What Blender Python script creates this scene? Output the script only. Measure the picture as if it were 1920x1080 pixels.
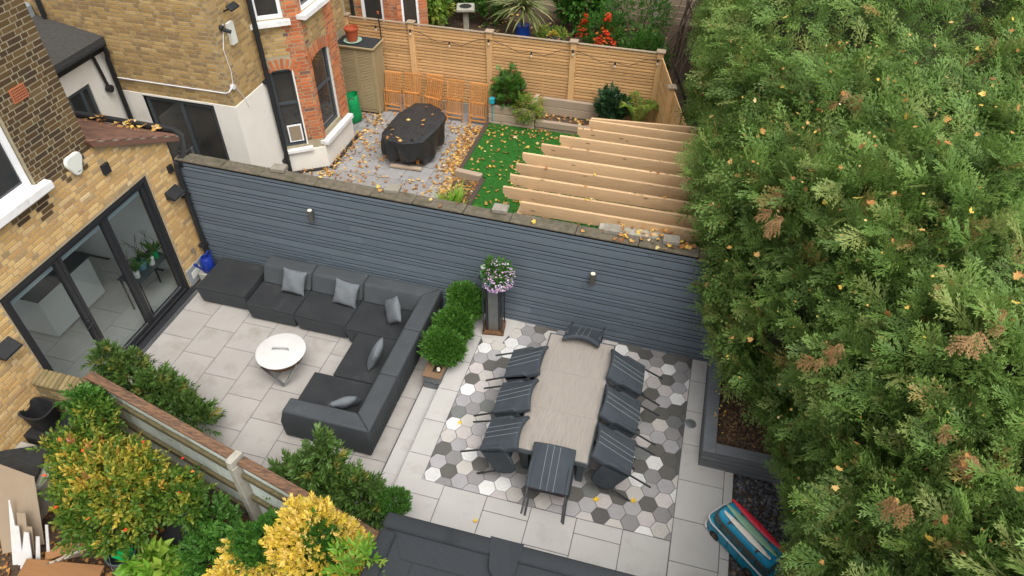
import bpy, bmesh, math, random
import numpy as np
from mathutils import Matrix, Vector
R_ = math.radians
for o in list(bpy.data.objects): bpy.data.objects.remove(o, do_unlink=True)
SC = bpy.context.scene
COL = SC.collection
random.seed(7); RNG = np.random.default_rng(11)

# ------------------------------------------------------------------ camera
CAMZ = 9.0
def cam_axes(p, yaw, roll):
    f = Vector((math.sin(yaw)*math.cos(p), math.cos(yaw)*math.cos(p), -math.sin(p)))
    r = Vector((math.cos(yaw), -math.sin(yaw), 0)); d = f.cross(r)
    c, s = math.cos(roll), math.sin(roll)
    return c*r+s*d, -s*r+c*d, f
cr, cd, cf = cam_axes(R_(42.38), R_(-15.07), R_(-0.39))
cam = bpy.data.cameras.new('camera'); cam_o = bpy.data.objects.new('camera', cam); COL.objects.link(cam_o)
cam_o.matrix_world = Matrix(((cr.x, -cd.x, -cf.x, 0), (cr.y, -cd.y, -cf.y, 0), (cr.z, -cd.z, -cf.z, CAMZ), (0, 0, 0, 1)))
cam.sensor_width = 36; cam.lens = 36*1350/1920; cam.clip_end = 500
SC.camera = cam_o
CF = np.array(cf); CRt = np.array(cr); CDn = np.array(cd)
def in_view(p):
    q = np.array(p)-np.array((0, 0, CAMZ)); z = q@CF
    return z > 0 and abs(q@CRt/z) < .75 and abs(q@CDn/z) < .43

# ------------------------------------------------------------------ sky, sun, exposure (overcast)
W = bpy.data.worlds.new('World'); SC.world = W; W.use_nodes = True
wn = W.node_tree; wn.nodes.clear()
sky = wn.nodes.new('ShaderNodeTexSky'); sky.sky_type = 'NISHITA'; sky.sun_disc = False
SUN_EL, SUN_ROT = 62, 140
sky.sun_elevation = R_(SUN_EL); sky.sun_rotation = R_(SUN_ROT); sky.dust_density = 4; sky.air_density = 1.0; sky.ozone_density = 1
hs = wn.nodes.new('ShaderNodeHueSaturation'); hs.inputs['Saturation'].default_value = 0.15
bg = wn.nodes.new('ShaderNodeBackground'); bg.inputs['Strength'].default_value = 0.15
wo = wn.nodes.new('ShaderNodeOutputWorld')
wn.links.new(sky.outputs[0], hs.inputs['Color']); wn.links.new(hs.outputs[0], bg.inputs[0]); wn.links.new(bg.outputs[0], wo.inputs[0])
sl = bpy.data.lights.new('sun', 'SUN'); sl.energy = 0.9; sl.angle = R_(45); sl.color = (1, .97, .92)
sun = bpy.data.objects.new('sun', sl); COL.objects.link(sun)
sd = Vector((math.sin(R_(SUN_ROT))*math.cos(R_(SUN_EL)), math.cos(R_(SUN_ROT))*math.cos(R_(SUN_EL)), math.sin(R_(SUN_EL))))
sun.rotation_euler = sd.to_track_quat('Z', 'Y').to_euler(); sun.location = (0, 0, 20)
vs = SC.view_settings; vs.view_transform = 'Standard'; vs.look = 'None'; vs.gamma = 1; vs.exposure = 1.05; vs.use_curve_mapping = False

# ------------------------------------------------------------------ materials
MATS = {}
def new_mat(name):
    m = bpy.data.materials.new(name); m.use_nodes = True; nt = m.node_tree; nt.nodes.clear()
    out = nt.nodes.new('ShaderNodeOutputMaterial'); b = nt.nodes.new('ShaderNodeBsdfPrincipled')
    nt.links.new(b.outputs[0], out.inputs[0]); MATS[name] = m
    return m, nt, b, out
def N(nt, t, **kw):
    n = nt.nodes.new(t)
    for k, v in kw.items(): setattr(n, k, v)
    return n
def math_n(nt, op, a, b=None):
    n = N(nt, 'ShaderNodeMath', operation=op)
    for i, v in enumerate((a, b)):
        if v is None: continue
        if isinstance(v, (int, float)): n.inputs[i].default_value = v
        else: nt.links.new(v, n.inputs[i])
    return n.outputs[0]
def rnd_out(nt):
    oi = N(nt, 'ShaderNodeObjectInfo'); ge = N(nt, 'ShaderNodeNewGeometry')
    return math_n(nt, 'FRACT', math_n(nt, 'ADD', oi.outputs['Random'], ge.outputs['Random Per Island']))
def mixc(nt, fac, a, b, mode='MIX'):
    n = N(nt, 'ShaderNodeMix', data_type='RGBA', blend_type=mode)
    for s, v in ((n.inputs[0], fac), (n.inputs[6], a), (n.inputs[7], b)):
        if isinstance(v, (int, float)): s.default_value = v
        elif isinstance(v, tuple): s.default_value = (*v, 1)[:4]
        else: nt.links.new(v, s)
    return n.outputs[2]
def ramp(nt, fac, stops, interp='LINEAR'):
    r = N(nt, 'ShaderNodeValToRGB'); cr_ = r.color_ramp; cr_.interpolation = interp
    while len(cr_.elements) < len(stops): cr_.elements.new(.5)
    for e, (p, c) in zip(cr_.elements, stops):
        e.position = p; e.color = (*c, 1)
    nt.links.new(fac, r.inputs[0]); return r.outputs[0]
def noise(nt, vec, scale, detail=4, rough=.55, dist=0):
    n = N(nt, 'ShaderNodeTexNoise'); n.inputs['Scale'].default_value = scale; n.inputs['Detail'].default_value = detail
    n.inputs['Roughness'].default_value = rough; n.inputs['Distortion'].default_value = dist
    nt.links.new(vec, n.inputs['Vector']); return n.outputs[0]
def coords(nt, stretch=None, rnd=None):
    tc = N(nt, 'ShaderNodeTexCoord'); v = tc.outputs['Object']
    if rnd is not None:
        a = N(nt, 'ShaderNodeVectorMath', operation='ADD'); m = N(nt, 'ShaderNodeVectorMath', operation='SCALE')
        m.inputs[0].default_value = (17, 23, 31); nt.links.new(rnd, m.inputs['Scale'])
        nt.links.new(v, a.inputs[0]); nt.links.new(m.outputs[0], a.inputs[1]); v = a.outputs[0]
    if stretch:
        mp = N(nt, 'ShaderNodeMapping'); mp.inputs['Scale'].default_value = stretch; nt.links.new(v, mp.inputs[0]); v = mp.outputs[0]
    return v
def bump(nt, b, h, strength=.3, dist=.01):
    n = N(nt, 'ShaderNodeBump'); n.inputs['Strength'].default_value = strength; n.inputs['Distance'].default_value = dist
    nt.links.new(h, n.inputs['Height']); nt.links.new(n.outputs[0], b.inputs['Normal'])
def M(name, col, col2=None, rough=.7, scale=4, contrast=.25, var=0.0, bmp=0, bscale=60, metal=0, stretch=None, spec=.4, stain=None, stain_scale=1.5, stain_lo=.55, bdist=.006):
    m, nt, b, _ = new_mat(name)
    r = rnd_out(nt); v = coords(nt, stretch, r)
    c = col
    if col2:
        f = noise(nt, v, scale, 6)
        mr = N(nt, 'ShaderNodeMapRange'); mr.inputs[1].default_value = .5-contrast; mr.inputs[2].default_value = .5+contrast
        nt.links.new(f, mr.inputs[0]); c = mixc(nt, mr.outputs[0], col, col2)
    if stain:
        f2 = noise(nt, v, stain_scale, 7, .65)
        mr = N(nt, 'ShaderNodeMapRange'); mr.inputs[1].default_value = stain_lo; mr.inputs[2].default_value = stain_lo+.2
        nt.links.new(f2, mr.inputs[0]); c = mixc(nt, mr.outputs[0], c, stain)
    if var:
        h = N(nt, 'ShaderNodeHueSaturation')
        mr = N(nt, 'ShaderNodeMapRange'); mr.inputs[3].default_value = 1-var; mr.inputs[4].default_value = 1+var
        nt.links.new(r, mr.inputs[0]); nt.links.new(mr.outputs[0], h.inputs['Value'])
        if isinstance(c, tuple): h.inputs['Color'].default_value = (*c, 1)
        else: nt.links.new(c, h.inputs['Color'])
        c = h.outputs[0]
    if isinstance(c, tuple): b.inputs['Base Color'].default_value = (*c, 1)
    else: nt.links.new(c, b.inputs['Base Color'])
    b.inputs['Roughness'].default_value = rough; b.inputs['Metallic'].default_value = metal; b.inputs['Specular IOR Level'].default_value = spec
    if bmp: bump(nt, b, noise(nt, v, bscale, 4), bmp, bdist)
    return m
def brick_mat(name, stops):
    m, nt, b, _ = new_mat(name); r = rnd_out(nt); v = coords(nt, None, r)
    c = ramp(nt, r, stops, 'CONSTANT')
    f = noise(nt, v, 14, 6, .65); c = mixc(nt, .32, c, mixc(nt, f, (.5, .48, .45), (1.4, 1.36, 1.28)), 'MULTIPLY')
    f2 = noise(nt, v, 40, 4); mr = N(nt, 'ShaderNodeMapRange'); mr.inputs[1].default_value = .58; mr.inputs[2].default_value = .72
    nt.links.new(f2, mr.inputs[0]); c = mixc(nt, math_n(nt, 'MULTIPLY', mr.outputs[0], .6), c, (.09, .075, .06))
    nt.links.new(c, b.inputs['Base Color']); b.inputs['Roughness'].default_value = .9; b.inputs['Specular IOR Level'].default_value = .2
    bump(nt, b, noise(nt, v, 70, 5, .7), .12, .002); return m
def wood_mat(name, c1, c2, knot=(.09, .05, .025), rough=.75, axis=0, var=.15, grain=40):
    m, nt, b, _ = new_mat(name); r = rnd_out(nt)
    st = [6, 6, 6]; st[axis] = .35
    v = coords(nt, tuple(st), r); f = noise(nt, v, grain/6, 5, .6, .6)
    c = mixc(nt, f, c1, c2)
    v2 = coords(nt, tuple([3.2 if i != axis else 1.1 for i in range(3)]), r)
    vo = N(nt, 'ShaderNodeTexVoronoi'); vo.inputs['Scale'].default_value = 2.0; nt.links.new(v2, vo.inputs['Vector'])
    mr = N(nt, 'ShaderNodeMapRange'); mr.inputs[1].default_value = .05; mr.inputs[2].default_value = .13; mr.inputs[3].default_value = 1; mr.inputs[4].default_value = 0
    nt.links.new(vo.outputs['Distance'], mr.inputs[0]); c = mixc(nt, math_n(nt, 'MULTIPLY', mr.outputs[0], .7), c, knot)
    h = N(nt, 'ShaderNodeHueSaturation'); mv = N(nt, 'ShaderNodeMapRange'); mv.inputs[3].default_value = 1-var; mv.inputs[4].default_value = 1+var
    nt.links.new(r, mv.inputs[0]); nt.links.new(mv.outputs[0], h.inputs['Value']); nt.links.new(c, h.inputs['Color'])
    nt.links.new(h.outputs[0], b.inputs['Base Color']); b.inputs['Roughness'].default_value = rough; b.inputs['Specular IOR Level'].default_value = .25
    bump(nt, b, f, .25, .004); return m
def foliage_mat(name, stops, tipcol=None, trans=.3, rough=.5, tipf=.6):
    m = bpy.data.materials.new(name); m.use_nodes = True; nt = m.node_tree; nt.nodes.clear(); MATS[name] = m
    out = N(nt, 'ShaderNodeOutputMaterial'); b = N(nt, 'ShaderNodeBsdfPrincipled')
    a = N(nt, 'ShaderNodeAttribute', attribute_name='rnd'); c = ramp(nt, a.outputs['Fac'], stops)
    if tipcol:
        t = N(nt, 'ShaderNodeAttribute', attribute_name='tip'); c = mixc(nt, math_n(nt, 'MULTIPLY', t.outputs['Fac'], tipf), c, tipcol)
    nt.links.new(c, b.inputs['Base Color']); b.inputs['Roughness'].default_value = rough; b.inputs['Specular IOR Level'].default_value = .3
    tr = N(nt, 'ShaderNodeBsdfTranslucent'); nt.links.new(c, tr.inputs[0])
    mx = N(nt, 'ShaderNodeMixShader'); mx.inputs[0].default_value = trans
    nt.links.new(b.outputs[0], mx.inputs[1]); nt.links.new(tr.outputs[0], mx.inputs[2]); nt.links.new(mx.outputs[0], out.inputs[0]); return m
def glass_mat(name, tint=(.75, .82, .82), refl=1.0):
    m = bpy.data.materials.new(name); m.use_nodes = True; nt = m.node_tree; nt.nodes.clear(); MATS[name] = m
    out = N(nt, 'ShaderNodeOutputMaterial'); t = N(nt, 'ShaderNodeBsdfTransparent'); t.inputs[0].default_value = (*tint, 1)
    g = N(nt, 'ShaderNodeBsdfGlossy'); g.inputs['Roughness'].default_value = .02
    fr = N(nt, 'ShaderNodeLayerWeight'); fr.inputs[0].default_value = .5
    fc = math_n(nt, 'ADD', math_n(nt, 'MULTIPLY', math_n(nt, 'POWER', fr.outputs['Facing'], 4.0), .85), .06*refl)
    mx = N(nt, 'ShaderNodeMixShader'); nt.links.new(fc, mx.inputs[0]); nt.links.new(t.outputs[0], mx.inputs[1]); nt.links.new(g.outputs[0], mx.inputs[2])
    nt.links.new(mx.outputs[0], out.inputs[0]); return m

def hex_mat():
    m, nt, b, _ = new_mat('hex_tile'); oi = N(nt, 'ShaderNodeObjectInfo'); r = oi.outputs['Random']; v = coords(nt, None, r)
    f = noise(nt, v, 9, 7, .7, .4); c = mixc(nt, .38, oi.outputs['Color'], mixc(nt, f, (.35, .35, .36), (1.5, 1.47, 1.44)), 'MULTIPLY')
    tc = N(nt, 'ShaderNodeTexCoord'); w = N(nt, 'ShaderNodeTexWave', wave_type='RINGS', rings_direction='Z'); w.inputs['Scale'].default_value = 7; w.inputs['Distortion'].default_value = 2.2; w.inputs['Detail Scale'].default_value = 3
    nt.links.new(tc.outputs['Object'], w.inputs['Vector'])
    sel = math_n(nt, 'GREATER_THAN', r, .62)
    c = mixc(nt, math_n(nt, 'MULTIPLY', math_n(nt, 'MULTIPLY', sel, w.outputs['Fac']), .16), c, (.16, .15, .15))
    nt.links.new(c, b.inputs['Base Color']); b.inputs['Roughness'].default_value = .5; b.inputs['Specular IOR Level'].default_value = .35; return m
hex_mat()
YEL = [(0, (0.6026, 0.3878, 0.1536)), (.12, (0.5450, 0.3413, 0.1315)), (.27, (0.6398, 0.4390, 0.1910)), (.42, (0.5152, 0.3125, 0.1248)), (.55, (0.5803, 0.3841, 0.1670)), (.68, (0.4799, 0.3060, 0.1286)), (.78, (0.4139, 0.2799, 0.1392)), (.85, (0.6026, 0.4194, 0.2045)), (.925, (0.6463, 0.4845, 0.2765)), (.95, (0.3925, 0.2372, 0.1123)), (.975, (0.3488, 0.2474, 0.1315))]
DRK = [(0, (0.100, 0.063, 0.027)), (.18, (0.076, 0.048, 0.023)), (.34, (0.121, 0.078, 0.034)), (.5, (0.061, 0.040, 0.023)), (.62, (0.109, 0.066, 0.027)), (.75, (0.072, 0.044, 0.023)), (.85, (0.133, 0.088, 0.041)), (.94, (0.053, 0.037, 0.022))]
NBR = [(0, (0.393, 0.258, 0.102)), (.2, (0.339, 0.214, 0.083)), (.38, (0.448, 0.300, 0.123)), (.55, (0.298, 0.195, 0.083)), (.7, (0.411, 0.269, 0.102)), (.85, (0.271, 0.179, 0.088)), (.95, (0.484, 0.335, 0.145))]
RED = [(0, (0.460, 0.142, 0.054)), (.25, (0.380, 0.110, 0.045)), (.5, (0.529, 0.179, 0.068)), (.72, (0.345, 0.126, 0.063)), (.88, (0.414, 0.168, 0.081)), (.96, (0.184, 0.095, 0.068))]
brick_mat('brick_yellow', YEL); brick_mat('brick_dark', DRK); brick_mat('brick_buff', NBR); brick_mat('brick_red', RED)
M('mortar', (0.3780, 0.3213, 0.2115), (0.2730, 0.2295, 0.1485), .95, scale=9, bmp=.5, bscale=120)
M('mortar_yellow', (0.4140, 0.3240, 0.2042), (0.3240, 0.2475, 0.1472), .95, scale=9, bmp=.3, bscale=120)
M('mortar_dark', (0.2000, 0.1750, 0.1250), (0.1300, 0.1100, 0.0800), .95, scale=9, bmp=.5, bscale=120)
M('render_white', (0.7392, 0.7000, 0.6272), (0.6720, 0.6328, 0.5600), .85, scale=2.5, stain=(0.5000, 0.4550, 0.3850), stain_scale=1.2, stain_lo=.6, bmp=.15, bscale=90)
M('upvc_white', (.80, .80, .80), (.74, .74, .74), .35, scale=6)
M('stone_white', (.76, .75, .73), (.62, .60, .57), .7, scale=5, stain=(.42, .41, .38), stain_scale=4)
M('black_metal', (.016, .017, .019), (.03, .03, .032), .4, scale=20)
M('black_plastic', (.014, .015, .016), (.024, .024, .025), .6, scale=12, spec=.25)
M('anthracite', (.045, .055, .062), (.06, .07, .078), .4, scale=12)
M('grey_board', (0.0920, 0.1160, 0.1380), (0.1120, 0.1380, 0.1600), .6, scale=5, var=.10, stretch=(.5, 3, 3), bmp=.05, bscale=30, stain=(0.1400, 0.1600, 0.1750), stain_scale=1.1, stain_lo=.62)
M('dark_gap', (.012, .013, .015), None, .9)  # near-black colour standing in for shade inside gaps, holes and grooves
M('coping', (0.1350, 0.1120, 0.0780), (0.0780, 0.0660, 0.0460), .95, scale=14, contrast=.18, bmp=.9, bscale=60, stain=(0.0550, 0.0520, 0.0280), stain_scale=3, stain_lo=.5)
M('capstone', (0.2500, 0.2250, 0.1800), (0.1700, 0.1500, 0.1150), .9, scale=12, bmp=.6)
M('paver', (0.3441, 0.3210, 0.2944), (0.3050, 0.2831, 0.2576), .6, scale=3.2, contrast=.3, var=.045, stain=(0.2511, 0.2220, 0.1932), stain_scale=2.1, stain_lo=.54, bmp=.05, bscale=200)
M('paver_light', (0.3990, 0.3819, 0.3572), (0.3610, 0.3439, 0.3194), .6, scale=3.2, contrast=.3, var=.035, stain=(0.2992, 0.2802, 0.2551), stain_scale=1.9, stain_lo=.56, bmp=.05, bscale=200)
M('joint', (.10, .095, .10), (.07, .065, .07), .9, scale=30)
M('indoor_tile', (.46, .445, .42), (.40, .385, .36), .35, scale=3, var=.03)
M('slab', (0.2700, 0.2620, 0.2550), (0.2050, 0.1980, 0.1920), .85, scale=5, contrast=.25, var=.10, stain=(0.1500, 0.1450, 0.1380), stain_scale=3.5, stain_lo=.55, bmp=.3)
M('slab_joint', (.19, .18, .17), (.12, .11, .10), .95, scale=20)
M('fabric_seat', (0.0231, 0.0243, 0.0257), (0.0341, 0.0356, 0.0368), .95, scale=3, bmp=.5, bscale=500, spec=.15, stain=(0.0550, 0.0562, 0.0567), stain_scale=2.0, stain_lo=.6)
M('fabric_back', (0.0470, 0.0529, 0.0562), (0.0650, 0.0702, 0.0738), .95, scale=2.5, bmp=.5, bscale=500, spec=.15, stain=(0.0963, 0.0994, 0.1019), stain_scale=2.2, stain_lo=.62)
M('fabric_chair', (0.039, 0.047, 0.054), (0.054, 0.063, 0.072), .95, scale=4, bmp=.6, bscale=400, spec=.15, stain=(0.077, 0.084, 0.090), stain_scale=3, stain_lo=.62)
M('fabric_under', (.055, .045, .055), (.075, .062, .07), .95, scale=8, spec=.1)
M('piping', (0.1700, 0.1950, 0.2050), None, .8)
M('cushion', (0.1150, 0.1280, 0.1380), (0.1500, 0.1630, 0.1730), .95, scale=7, bmp=.8, bscale=300, spec=.1, stain=(0.2000, 0.2120, 0.2200), stain_scale=6, stain_lo=.6)
M('table_stone', (0.287, 0.252, 0.216), (0.213, 0.187, 0.161), .5, scale=7, contrast=.22, stretch=(9, .7, 1), stain=(0.165, 0.148, 0.135), stain_scale=2.2, stain_lo=.62)
M('steel', (.55, .56, .57), (.42, .43, .44), .35, metal=.9, scale=8)
M('firepit_lid', (0.5500, 0.5350, 0.5100), (0.4800, 0.4650, 0.4400), .4, scale=5, stain=(0.4200, 0.4000, 0.3700), stain_scale=6, stain_lo=.64)
M('rust', (.085, .045, .025), (.16, .075, .03), .9, scale=9, bmp=.5)
M('weathered_steel', (.11, .12, .12), (.16, .165, .15), .6, scale=7, stain=(.16, .12, .07), stain_scale=5, stain_lo=.56, metal=.3)
M('felt', (0.0180, 0.0210, 0.0245), (0.0330, 0.0370, 0.0410), .95, scale=160, contrast=.12, bmp=.7, bscale=350, stain=(0.0140, 0.0165, 0.0190), stain_scale=1.6, stain_lo=.58)
M('felt_dark', (.018, .02, .023), (.026, .028, .03), .95, scale=160, bmp=.7, bscale=350)
M('planter_board', (.098, .105, .112), (.13, .138, .144), .7, scale=6, var=.08, stretch=(.6, 3, 6), stain=(.17, .165, .15), stain_scale=3)
M('soil', (.055, .035, .022), (.10, .065, .04), 1, scale=25, bmp=1, bscale=50, bdist=.03)
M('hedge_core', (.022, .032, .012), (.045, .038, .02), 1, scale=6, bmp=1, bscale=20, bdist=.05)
M('ground', (.075, .06, .04), (.10, .085, .06), 1, scale=3, bmp=.6)
M('slate', (.055, .058, .065), (.09, .092, .098), .6, scale=12, var=.5)
M('turf_base', (0.0200, 0.1150, 0.0100), (0.0160, 0.0900, 0.0080), .9, scale=40, bmp=.6, bscale=200)
M('blue_plastic', (.008, .025, .18), (.012, .03, .22), .3, scale=5)
M('green_bag', (.0, .26, .075), (.0, .19, .055), .5, scale=6, bmp=.6, bscale=14, bdist=.03)
M('green_plastic', (.0, .30, .085), None, .35)
M('terracotta', (.36, .075, .028), (.30, .065, .025), .6, scale=8)
M('teal', (.02, .30, .36), None, .5)
M('mint', (.30, .46, .36), None, .6)
M('tarp', (.016, .018, .020), (.028, .03, .032), .38, scale=3, bmp=.9, bscale=9, bdist=.03)
M('roof_tile', (.17, .075, .045), (.115, .065, .045), .9, scale=10, var=.25, bmp=.5, stain=(.09, .10, .035), stain_scale=4, stain_lo=.6)
M('lead', (.20, .225, .25), (.30, .325, .34), .5, scale=7)
M('felt_roof', (.035, .033, .031), (.06, .056, .05), .9, scale=20, bmp=.4)
M('airbrick', (.47, .15, .06), (.38, .11, .045), .85, scale=20)
M('bellbox', (.66, .66, .60), (.6, .6, .53), .4, scale=6)
M('conduit', (.62, .62, .63), None, .4)
M('old_paint', (.50, .56, .50), (.62, .67, .60), .8, scale=3, stain=(.105, .095, .04), stain_scale=2.4, stain_lo=.6, bmp=.3, bscale=20, stretch=(.6, 1, 2))
M('moss_wood', (.075, .065, .03), (.14, .11, .055), .95, scale=9, bmp=.8)
M('concrete', (.38, .36, .31), (.27, .25, .2), .9, scale=10, bmp=.5, stain=(.17, .17, .10), stain_scale=3)
M('moss_brick', (.23, .165, .085), (.15, .125, .05), .95, scale=10, var=.3, bmp=.7)
M('plasterboard', (.27, .21, .145), (.225, .172, .118), .8, scale=3)
M('white_board', (.50, .495, .475), (.40, .39, .37), .6, scale=6)
M('white_gloss', (.70, .73, .72), None, .3)
M('dark_top', (.05, .055, .058), None, .25)
M('ceramic_white', (.78, .77, .75), None, .3)
M('ceramic_teal', (.14, .34, .36), None, .3)
M('navy', (.008, .016, .06), (.012, .02, .08), .3, scale=5)
M('blue_glaze', (.01, .06, .36), None, .25)
M('stone_bath', (.35, .33, .27), (.24, .22, .17), .9, scale=12, bmp=.6)
M('bark', (.085, .06, .04), (.14, .105, .075), .95, scale=14, bmp=.9, stretch=(6, 6, 1))
M('twig', (.12, .075, .045), (.08, .05, .03), .9, scale=10)
M('van_blue', (.004, .19, .31), (.01, .24, .36), .4, scale=6, stain=(.03, .05, .05), stain_scale=7, stain_lo=.62)
M('van_roof', (.006, .22, .38), (.02, .29, .46), .4, scale=6, stain=(.03, .06, .08), stain_scale=9, stain_lo=.6)
M('van_window', (.03, .065, .062), (.055, .10, .095), .3, scale=8)
M('van_white', (.68, .63, .58), (.58, .50, .42), .5, scale=8, stain=(.25, .12, .06), stain_scale=9, stain_lo=.62)
M('van_trim', (.07, .04, .03), (.12, .06, .035), .8, scale=20)
M('board_white', (.76, .72, .64), (.68, .62, .52), .5, scale=6, stain=(.42, .24, .10), stain_scale=7, stain_lo=.64)
M('board_green', (.17, .32, .19), (.24, .40, .27), .5, scale=8, stain=(.07, .12, .09), stain_scale=9, stain_lo=.58)
M('board_red', (.52, .012, .03), (.42, .01, .022), .45, scale=8, stain=(.55, .33, .12), stain_scale=8, stain_lo=.7)
M('tyre', (.02, .02, .021), (.035, .033, .03), .8, scale=12)
M('pot_paleblue', (.36, .52, .62), None, .35)
M('lamp_metal', (.13, .12, .10), None, .4, metal=.5)
M('lamp_lens', (.72, .68, .52), None, .3)
M('room_wall', (.70, .72, .71), None, .8)
M('room_grey', (.30, .31, .31), None, .8)
M('pale_strip', (.42, .50, .53), None, .5)
M('bulb', (.55, .45, .33), None, .15)
glass_mat('glass'); glass_mat('bifold_glass', (.70, .745, .74), 1.1)
M('dark_glass', (.022, .025, .026), (.05, .045, .038), .04, scale=2.2, spec=.8)
wood_mat('cedar', (.64, .385, .17), (.47, .27, .115), axis=0, var=.16)
wood_mat('cedar_y', (.66, .41, .195), (.52, .31, .14), axis=1, var=.16)
wood_mat('cedar_post', (.66, .41, .19), (.53, .31, .135), axis=2, var=.1)
wood_mat('post_cap', (.33, .25, .17), (.24, .18, .12), axis=0)
wood_mat('teak', (.52, .235, .07), (.42, .175, .05), axis=2, var=.14)
wood_mat('pergola_timber', (.64, .43, .235), (.34, .215, .115), axis=0, var=.24, grain=60)
wood_mat('sleeper', (.40, .31, .225), (.29, .22, .155), axis=0, var=.12)
wood_mat('sleeper_dark', (.085, .06, .045), (.055, .042, .035), axis=1, var=.1)
wood_mat('cupboard_wood', (.36, .28, .155), (.29, .22, .115), axis=0, var=.08)
M('old_rail', (.20, .105, .055), (.06, .038, .026), .9, scale=7, contrast=.14, stretch=(1.2, 9, 9), stain=(.33, .25, .17), stain_scale=3, stain_lo=.62, bmp=.8, bscale=20)
wood_mat('box_wood', (.20, .12, .065), (.12, .075, .045), axis=1, var=.1)
wood_mat('orange_wood', (.30, .15, .06), (.20, .095, .04), axis=0)
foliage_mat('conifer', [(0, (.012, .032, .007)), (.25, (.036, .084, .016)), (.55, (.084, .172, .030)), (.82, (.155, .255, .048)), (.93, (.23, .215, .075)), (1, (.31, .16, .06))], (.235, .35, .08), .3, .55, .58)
foliage_mat('conifer_dry', [(0, (.20, .105, .04)), (.5, (.31, .165, .065)), (1, (.40, .24, .11))], None, .25, .7)
foliage_mat('conifer_back', [(0, (.05, .06, .028)), (.6, (.085, .092, .042)), (1, (.13, .10, .055))], None, .25, .7)
foliage_mat('boxleaf', [(0, (.022, .075, .008)), (.5, (.038, .115, .012)), (1, (.062, .165, .02))], (.085, .20, .03), .25, .4)
foliage_mat('laurel', [(0, (.022, .05, .010)), (.5, (.04, .088, .016)), (.9, (.075, .14, .026)), (1, (.28, .20, .04))], (.10, .175, .035), .2, .35)
foliage_mat('autumn', [(0, (.05, .115, .014)), (.28, (.10, .18, .02)), (.48, (.26, .26, .03)), (.68, (.46, .34, .045)), (.88, (.50, .27, .05)), (1, (.36, .12, .06))], None, .3, .45)
foliage_mat('yellowleaf', [(0, (.62, .48, .05)), (.5, (.76, .56, .08)), (.85, (.80, .60, .19)), (1, (.50, .46, .06))], None, .3, .45)
foliage_mat('greenleaf', [(0, (.03, .10, .012)), (.5, (.05, .15, .018)), (1, (.09, .21, .03))], None, .3, .45)
foliage_mat('limeleaf', [(0, (.10, .24, .02)), (.5, (.16, .32, .03)), (1, (.26, .36, .05))], None, .3, .45)
foliage_mat('fern', [(0, (.12, .24, .03)), (.6, (.19, .30, .045)), (1, (.34, .33, .06))], None, .35, .5)
foliage_mat('darkleaf', [(0, (.018, .05, .020)), (.5, (.028, .075, .028)), (1, (.05, .11, .04))], None, .15, .3)
foliage_mat('spiky', [(0, (.11, .15, .04)), (.5, (.19, .23, .075)), (1, (.34, .32, .14))], None, .25, .45)
foliage_mat('deadleaf', [(0, (.22, .09, .03)), (.25, (.36, .16, .045)), (.5, (.50, .26, .07)), (.72, (.58, .36, .13)), (.88, (.66, .44, .05)), (1, (.64, .50, .30))], None, .2, .7)
foliage_mat('yellow_maple', [(0, (.74, .44, .02)), (.5, (.72, .50, .06)), (1, (.70, .52, .22))], None, .25, .6)
foliage_mat('petal_pink', [(0, (.62, .30, .50)), (.5, (.72, .60, .72)), (.8, (.40, .22, .55)), (1, (.8, .76, .8))], None, .3, .6)
foliage_mat('petal_red', [(0, (.55, .02, .012)), (.6, (.62, .06, .015)), (1, (.55, .18, .03))], None, .2, .5)
foliage_mat('petal_white', [(0, (.72, .72, .55)), (1, (.8, .8, .7))], None, .2, .5)
foliage_mat('bark_chip', [(0, (.05, .03, .018)), (.5, (.10, .06, .035)), (1, (.20, .11, .05))], None, .0, .9)
foliage_mat('grass', [(0, (.008, .11, .004)), (.5, (.012, .15, .006)), (1, (.022, .20, .010))], None, .25, .8)
foliage_mat('slate_chip', [(0, (.028, .03, .034)), (.5, (.06, .062, .07)), (.9, (.11, .11, .118)), (1, (.16, .12, .08))], None, .0, .6)

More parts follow.
